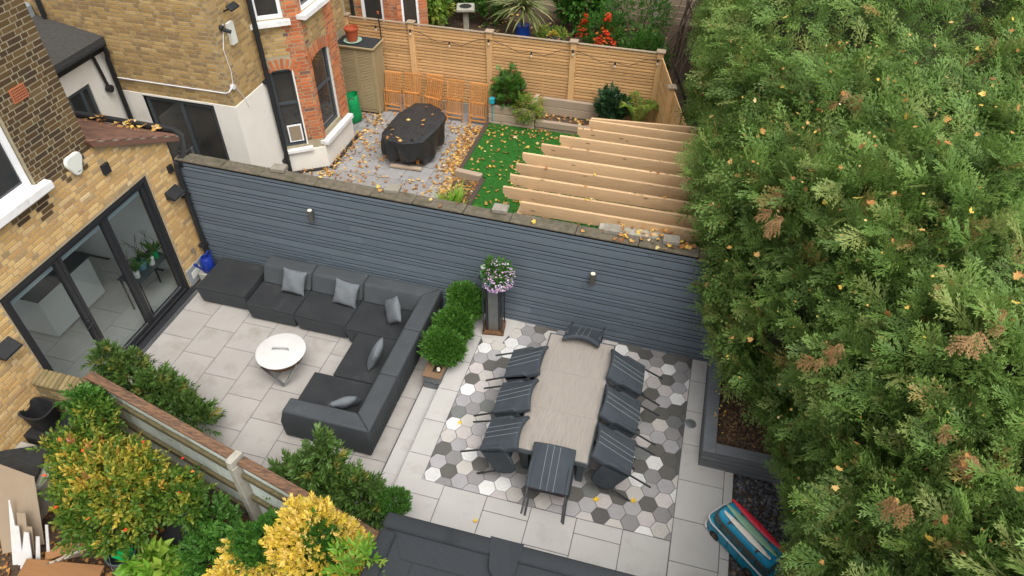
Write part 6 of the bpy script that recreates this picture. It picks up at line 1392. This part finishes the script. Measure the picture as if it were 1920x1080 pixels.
shrub('laurel_shrub', 'dark green leafy shrub behind the old fence in front of the sofa end', 'shrub', (-3.5, 4.4, 0), [((-3.65, 4.38, .95), (.36, .32, .66), .32), ((-3.2, 4.34, .66), (.5, .34, .58), .36), ((-4.15, 4.4, .6), (.42, .3, .5), .24), ((-3.62, 4.45, 1.45), (.13, .13, .3), .05)], None, 950, lt_, 'laurel', 62, .4, .7, .95, -.9, 10, jit=.6, lumps=10, amp=.42)
shrub('box_ball', 'small bright green clipped shrub at the corner of the felt roof', 'shrub', (-2.68, 4.28, 0), (-2.68, 4.32, .88), (.24, .22, .2), 700, twig_t(10, .03, .5, .06, 27), 'boxleaf', 63, .5, .6, 1.0, -1, 6, lumps=8)
shrub('leafy_shrub', 'young shrub with yellowing leaf tips at the left end of the felt roof', 'shrub', (-2.35, 2.95, 0), (-2.28, 2.86, 2.15), (.26, .24, .36), 60, twig_t(8, .09, .38, .16, 29), 'limeleaf', 64, .4, .8, 1, -.8, 5)
for lb, b_, c, r, n_, tp_, mt_, sd_ in (('broad leaved lime green plant beside the green bucket', (-5.35, 2.95, 0), (-5.35, 2.95, .30), (.42, .3, .3), 60, twig_t(6, .22, .5, .05, 33, 1.1), 'limeleaf', 71), ('rose shrub with fine green leaves between autumn bush and golden shrub', (-4.6, 3.3, 0), (-4.62, 3.22, .50), (.5, .40, .45), 330, twig_t(9, .06, .5, .12, 35), 'greenleaf', 72),
                                        ('grey green variegated shrub close to the concrete fence post', (-4.75, 3.72, 0), (-4.95, 3.66, .55), (.36, .22, .3), 200, twig_t(9, .05, .45, .12, 37), 'boxleaf', 73), ('low green plant at the bottom edge left of the golden shrub', (-4.45, 2.7, 0), (-4.5, 2.75, .35), (.5, .35, .35), 260, twig_t(8, .09, .45, .1, 39), 'greenleaf', 74),
                                        ('dark leafy stems at the top of the old fence end', (-7.0, 4.5, 0), (-7.02, 4.35, 1.25), (.28, .22, .4), 200, twig_t(9, .07, .4, .12, 43), 'greenleaf', 75)):
    shrub('garden_plant', lb, 'plant', b_, c, r, n_, tp_, mt_, sd_, .35, .7, 1, -.8, 5)

# ================================================================== PLANTS OF THE NEIGHBOURING GARDEN
shrub('conifer_shrub', 'feathery dark green shrub in the sleeper planter beside the last chair', 'shrub', (-4.2, 15.28, .5), (-4.2, 15.22, .98), (.46, .34, .46), 260, spray_t(8, .2, 6), 'boxleaf', 81, .3, .6, .8, -.8, 5)
shrub('trailing_plant', 'yellow green trailing plant spilling over the sleeper planter', 'plant', (-3.75, 15.2, .5), (-3.72, 15.05, .62), (.36, .22, .34), 200, twig_t(12, .06, .3, .16, 45), 'fern', 82, .3, .1, 1, -1, 4)
shrub('dark_shrub', 'dark glossy shrub right of the sleeper bench', 'shrub', (-1.72, 15.25, .42), (-1.72, 15.2, .88), (.40, .3, .46), 330, twig_t(9, .075, .55, .1, 47), 'darkleaf', 83, .4, .6, 1, -.8, 5)
fe = thing('fern', 'bright green fern in the fence corner', 'fern', (-1.12, 15.22, .42)); rg = np.random.default_rng(4); parts = []
for k in range(15):
    a = k*2.4+rg.normal()*.2; L = .75+.25*rg.random(); pts = []
    for j in range(22):
        t_ = j/21; rr = L*t_*.75; pts.append((-1.12+math.cos(a)*rr, 15.2+math.sin(a)*rr*.6, .45+L*.75*math.sin(t_*2.1)))
    for j in range(2, 22):
        t_ = j/21; w_ = .16*math.sin(math.pi*(.15+.85*t_))**.8+.01; d_ = np.array(pts[j])-np.array(pts[j-1]); d_ /= np.linalg.norm(d_); sd_ = np.cross(d_, [0, 0, 1]); sd_ /= np.linalg.norm(sd_)
        for s in (-1, 1): parts.append((np.array(pts[j]), d_*.5+s*sd_, w_))
pos = np.array([p_[0] for p_ in parts]); dd_ = np.array([p_[1] for p_ in parts]); ww = np.array([p_[2] for p_ in parts])
scatter('fronds', leaf_t(1, .26), pos, frames(dd_), ww, 'fern', fe)
sy = thing('strappy_plant', 'bright green strap leaved clump just behind the grey wall', 'plant', (-4.35, 11.3, 0)); n = 95; a = RNG.uniform(0, 6.28, n); el = RNG.uniform(.5, 1.35, n)
V = []; strap = (np.array([(-.035, 0, 0), (.035, 0, 0), (-.04, .5, .02), (.04, .5, .02), (0, .8, -.03), (-.02, .8, -.03), (.0, 1, -.12)]), np.array([(0, 1, 2), (1, 3, 2), (2, 3, 4), (2, 4, 5), (5, 4, 6)]), np.array([0, 0, .5, .5, .8, .8, 1.]))
scatter('leaves', strap, np.c_[-4.35+RNG.normal(size=n)*.06, 11.35+RNG.normal(size=n)*.06, np.full(n, .03)], frames(np.c_[np.cos(a)*np.cos(el), np.sin(a)*np.cos(el), np.sin(el)]), .45+.35*RNG.random(n), 'limeleaf', sy)
# fallen leaves on slabs, lawn, bench, cover, wall
def leaves_at(lab, P3, s0, s1, mat='deadleaf', flat=.35): scatter('fallen_leaves', MT, P3, leaf_rot(len(P3), flat), s0+(s1-s0)*RNG.random(len(P3)), mat, None, label=lab, cat='leaves')
q = []
while len(q) < 2500:
    x, y = RNG.uniform(-7.6, -4.1), RNG.uniform(9.2, 15.0); dn = math.exp(-((x+4.75-(.0 if y > 12.8 else .35))/.42)**2)*(.95 if y > 10.6 else .4)+.09
    if 12.4 < y < 14.5 and -6.5 < x < -5.3: dn *= .1
    if RNG.random() < dn and (x < -4.72 or y < 12.7): q.append((x, y, .008+.03*RNG.random()))
leaves_at('drift of brown maple leaves on the neighbouring stone slabs', np.array(q), .06, .105)
q = []
while len(q) < 950:
    x, y = RNG.uniform(-4.6, .3), RNG.uniform(9.0, 14.95); dn = .30+.6*math.exp(-((y-14.7)/.35)**2)+.5*math.exp(-((x+3.1)/.7)**2)*math.exp(-((y-12.4)/1.2)**2)
    if RNG.random() < dn and (x > -4.02 or y > 12.9): q.append((x, y, .155+.02*RNG.random()))
leaves_at('yellow and tan maple leaves scattered over the artificial lawn', np.array(q), .055, .10)
leaves_at('yellow leaves lying on the sleeper bench seat', np.c_[RNG.uniform(-3.45, -2.12, 70), RNG.uniform(15.08, 15.38, 70), RNG.uniform(.35, .38, 70)], .06, .10, 'deadleaf')
leaves_at('few maple leaves on the black table cover', np.array([(-6.3, 13.0, .785), (-6.22, 12.8, .78), (-6.05, 12.75, .78), (-6.28, 12.68, .78), (-5.95, 12.62, .775), (-5.7, 12.75, .78), (-6.1, 13.5, .785), (-5.78, 13.6, .785), (-5.7, 13.4, .785), (-5.6, 13.05, .78), (-5.65, 13.9, .785), (-5.5, 14.1, .78), (-6.4, 13.1, .78), (-5.9, 14.2, .78)]), .07, .13, 'deadleaf')
q = [(x, WY(x)+.12+RNG.normal()*.07, WT+.09) for x in np.r_[RNG.uniform(-.9, .6, 34), RNG.uniform(-6, .6, 14)]]
leaves_at('leaves lying on the coping of the grey wall', np.array(q), .07, .11)
q = [(RNG.uniform(-.9, .1), RNG.uniform(8.72, 9.0), WT-.05+.1*RNG.random()) for _ in range(36)]
leaves_at('wet leaves heaped behind the coping near the hedge', np.array(q), .06, .11)
mb = MB(); mb.span((-1.0, 8.68, 1.2), (.12, 8.93, WT-.06)); thing_mesh('log_store_top', mb, 'concrete', 'grey ledge with wet leaves behind the wall coping', 'ledge')
leaves_at('tan leaves caught on top of the pergola rafters', np.array([(RNG.uniform(-2.3, .3), y_+RNG.normal()*.008, PZ+.012) for y_ in (9.29, 9.65, 10.0, 10.35, 10.72, 11.08, 11.43) for _ in range(3)]), .04, .08)
leaves_at('leaves and moss lying along the gutter of the tiled roof', np.c_[RNG.uniform(-9.9, -8.5, 60), RNG.uniform(8.6, 8.9, 60), RNG.uniform(2.74, 2.84, 60)], .06, .10)
leaves_at('dry leaves at the foot of the bay window and cupboard', np.r_[np.c_[RNG.uniform(-7.66, -7.4, 70), RNG.uniform(12.3, 14.0, 70), RNG.uniform(.01, .05, 70)], np.c_[RNG.uniform(-8.2, -7.4, 60), RNG.uniform(11.9, 12.25, 60), RNG.uniform(.01, .05, 60)], np.c_[RNG.uniform(-7.9, -7.2, 60), RNG.uniform(14.4, 14.8, 60), RNG.uniform(.01, .05, 60)]], .05, .09)
mb = MB(); mb.box((-7.57, 13.05, .01), (.09, 1.5, .03)); mb.box((-8.0, 12.05, .012), (.9, .09, .03), R_(33)); thing_mesh('edge_drain', mb, 'black_plastic', 'black drain strip along the foot of the bay window', 'drain')
for (x, y, z, s, m_, lb) in ((-1.70, 2.68, SZ+.02, .19, 'yellow_maple', 'bright yellow maple leaf on the felt roof'), (-1.55, 2.56, SZ+.02, .22, 'deadleaf', 'large pale maple leaf on the felt roof'), (-2.45, 6.12, LEVEL+.02, .08, 'yellow_maple', 'single yellow leaf on a hexagon tile near the step'), (.22, 5.52, LEVEL+.02, .10, 'yellow_maple', 'yellow leaf on the hexagon tiles between table and bed'), (-.25, 5.38, LEVEL+.02, .11, 'yellow_maple', 'curled yellow leaf on the hexagon tiles by the hedge side chair'), (-1.72, 4.66, LEVEL+.02, .08, 'yellow_maple', 'yellow leaf on the paving near the felt roof')):
    o = scatter('maple_leaf', MT, np.array([(x, y, z)]), leaf_rot(1, .15), s, m_, None, rnd=np.array([.8 if m_ == 'deadleaf' else .3]), kind=None, loc=(x, y, z), label=lb, cat='leaf')
# yellow leaves on the raised bed
leaves_at('small yellow leaves on the raised bed by the hedge', np.c_[RNG.uniform(1.1, 1.5, 40), RNG.uniform(6.6, 8.2, 40), np.full(40, RT+.03)], .025, .05, 'yellow_maple')

# ================================================================== FAR GARDEN AND NEXT HOUSE
ff = thing('far_fence', 'grey brown panel fence at the back of the far garden', 'fence', (-4, 22, 0))
for k in range(7):
    x = -11+k*1.9; mb = MB(); mb.box((x, 22.0, 1.1), (.1, .1, 2.1)); put('post', mb, 'concrete', ff)
    for j in range(9): mb = MB(); mb.box((x+.95, 22.02, .32+j*.19), (1.78, .02, .2), 0, 0, Matrix.Rotation(R_(6), 3, 'X')); put('board', mb, 'sleeper', ff)
bh = thing('bay_window_house', 'red brick bay with white windows behind the left end of the slatted fence', 'house', (-8, 17.5, 0))
g1 = lambda u, v, h: (u, 16.5-h, v)
HW = ((-8.42, -7.82, 1.0, 3.4),)
core(bh, g1, frame_polys(-10, -7.45, 0, 5, HW), 'mortar', -.25)
g2 = lambda u, v, h: (-7.45+T_.x*u*.9+Nn.x*h, 16.5+T_.y*u*.9+Nn.y*h, v)
core(bh, g2, [rp(.0, .12, 0, 5), rp(.62, .85, 0, 5), rp(.12, .62, 0, 1.0), rp(.12, .62, 3.4, 5)], 'mortar', -.25, name='bay_side')
bw = Brickwork(bh); bw.face(g1, -9.2, -7.45, 1.2, 3.4, lambda u, v: 'brick_buff' if u < -8.55 else 'brick_red', HW, seed=31)
bw.face(g2, 0, .85, 1.0, 3.4, lambda u, v: 'brick_red', ((.12, .62, .9, 3.4),), seed=32); bw.finish()
window(bh, g1, -8.42, -7.82, 1.0, 3.4, 'upvc_white', .03, .07); window(bh, g2, .12, .62, 1.0, 3.4, 'upvc_white', .03, .07)
mb = MB(); mb.span((-9.4, 17.3, 0), (-8.1, 20, 5)); put('rear_wall', mb, 'mortar_dark', bh)
mb = MB(); mb.tube([(-8.62, 16.40, 4.5), (-8.62, 16.40, 0)], .05, 8); put('downpipe', mb, 'black_plastic', bh, 30)
fl_ = twig_t(9, .11, .42, .16, 55)
for lb, b_, c, r, n_, tp_, mt_, sd_ in (('broad pale green shrub behind the fence next to the red bay', (-8.2, 19.8, .2), (-7.85, 19.8, .95), (.62, .7, .85), 420, twig_t(9, .17, .4, .18, 53), 'fern', 91), ('dense dark green shrub behind the stone bird bath', (-6.6, 20.8, .2), (-6.65, 20.8, 1.0), (1.15, .8, .95), 900, fl_, 'boxleaf', 92),
                                        ('tall shrub with white flower heads behind the slatted fence', (-3.6, 21.0, .2), (-3.6, 20.9, 1.1), (.85, .7, 1.1), 420, twig_t(8, .16, .5, .16, 57), 'greenleaf', 93), ('green arching shrub at the right of the far garden', (-1.7, 20.4, .2), (-1.9, 20.3, 1.0), (1.2, .9, 1.3), 1000, twig_t(10, .07, .4, .14, 59), 'greenleaf', 94),
                                        ('dark shrub behind the fence corner post', (-1.2, 19.0, .2), (-1.35, 18.9, .55), (.8, .6, .7), 600, twig_t(10, .06, .45, .12, 61), 'boxleaf', 95), ('low yellow green bedding plants behind the fence', (-4.3, 19.9, .2), (-4.2, 19.9, .36), (.6, .35, .25), 160, twig_t(9, .07, .5, .1, 63), 'fern', 96)):
    shrub('far_shrub', lb, 'shrub', b_, c, r, n_, tp_, mt_, sd_, .4, .6, 1, -.8, 5)
rbush = shrub('red_flowered_shrub', 'shrub covered in bright red flowers behind the slatted fence', 'shrub', (-2.7, 19.7, .2), (-2.7, 19.6, .72), (.72, .55, .7), 500, twig_t(10, .06, .45, .12, 65), 'greenleaf', 97, .4, .6, 1, -.8, 5)
p, d = blob_pts(650, (-2.75, 19.5, .75), (.74, .55, .72), .8, 7, 98, -.5); k_ = (np.sin(p[:, 0]*9)+np.sin(p[:, 2]*8+p[:, 0]*4)) > .1; p, d = p[k_], d[k_]; scatter('blossoms', twig_t(5, .055, .9, .03, 67, 1.2), p, frames(d), 1+.3*RNG.random(len(p)), 'petal_red', rbush)
p, d = blob_pts(26, (-3.55, 20.4, 1.55), (.2, .2, .35), .6, 3, 99, -1); wf_ = thing('white_flower_spike', 'cream flower spike above the far green shrub', 'flower', (-3.55, 20.4, 1.2)); scatter('petals', twig_t(5, .07, .8, .03, 69, 1.2), p, frames(d), 1+.3*RNG.random(len(p)), 'petal_white', wf_)
cp = thing('cordyline', 'spiky pale green cordyline in a blue pot behind the fence', 'plant', (-5.05, 20.0, .2)); n = 190; a = RNG.uniform(0, 6.28, n); el = np.arcsin(RNG.uniform(-.25, 1, n))
mb = MB(); mb.lathe([(.15, 0), (.21, .2), (.19, .42), (.2, .44), (.17, .44), (0, .40)], (-5.05, 19.75, .2), 20); put('pot', mb, 'blue_glaze', cp, 40); mb = MB(); mb.cyl((-5.05, 19.75, .6), (-5.05, 19.75, 1.15), .05); put('trunk', mb, 'bark', cp)
sword = (np.array([(-.022, 0, 0), (.022, 0, 0), (-.03, .45, .0), (.03, .45, .0), (-.02, .75, -.06), (.02, .75, -.06), (0, 1, -.18)]), np.array([(0, 1, 2), (1, 3, 2), (2, 3, 4), (3, 5, 4), (4, 5, 6)]), np.array([0, 0, .5, .5, .8, .8, 1.]))
scatter('leaves', sword, np.tile([-5.05, 19.75, 1.2], (n, 1))+RNG.normal(size=(n, 3))*.05, frames(np.c_[np.cos(a)*np.cos(el), np.sin(a)*np.cos(el), np.sin(el)]), .75+.4*RNG.random(n), 'spiky', cp)
t = thing('bird_bath', 'square stone bird bath behind the slatted fence', 'bird bath', (-6.75, 19.7, .2)); mb = MB(); mb.box((-6.75, 19.7, .55), (.17, .17, .75), .3, .02); put('pillar', mb, 'stone_bath', t)
mb = MB(); mb.box((-6.75, 19.7, .97), (.52, .52, .09), .3, .02); bb = put('basin', mb, 'stone_bath', t); mb = MB(); mb.lathe([(.18, .0), (.16, .004), (0, .002)], (-6.75, 19.7, 1.016), 20); put('bowl', mb, 'dark_glass', bb)
mb = MB(); mb.lathe([(.14, 0), (.18, .15), (.17, .3), (.1, .38), (0, .4)], (-7.66, 19.9, .2), 18); thing_mesh('green_urn', mb, 'mint', 'round pale green pot behind the fence beside the bird bath', 'pot', 40)
t = thing('bowl_planter', 'dark blue footed bowl of flowers behind the fence', 'pot', (-4.05, 19.4, .2)); mb = MB(); mb.lathe([(.12, 0), (.06, .08), (.06, .14), (.2, .26), (.21, .3), (0, .28)], (-4.05, 19.4, .2), 18); put('bowl', mb, 'navy', t, 40)
p, d = blob_pts(60, (-4.05, 19.4, .55), (.2, .2, .12), .5, 4, 77, -.2); scatter('flowers', twig_t(5, .05, .8, .03, 71, 1.1), p, frames(d+[0, 0, .5]), 1+.2*RNG.random(len(p)), 'autumn', t, rnd=RNG.uniform(.3, 1, len(p)))
bk = thing('old_hedge', 'brownish bare stemmed hedge beyond the fence corner at photo top', 'hedge', (.6, 19, 0)); rg = np.random.default_rng(12)
p, d = blob_pts(900, (1.1, 19.4, 2.0), (1.5, 2.6, 2.2), .55, 16, 101, -.9); scatter('foliage', spray_t(9, .32, 6), p, frames(d+[-.2, -.2, .3]+rg.normal(size=d.shape)*.5), .9+.4*rg.random(len(p)), 'conifer_back', bk)
mb = MB()
for i in range(26): x, y = rg.uniform(-.75, .4), rg.uniform(16.2, 20); mb.tube([(x, y, -.05), (x+rg.normal()*.15, y+rg.normal()*.15, 1.2), (x+.2+rg.normal()*.3, y+rg.normal()*.3, 2.8)], [.03, .022, .008], 5)
put('stem', mb, 'bark', bk)
leaves_at('leaf litter on the far garden soil behind the fence', np.c_[RNG.uniform(-8.5, -1, 500), RNG.uniform(17.5, 21.5, 500), RNG.uniform(.21, .24, 500)], .07, .12)
SC.render.resolution_x = 1024; SC.render.resolution_y = 576
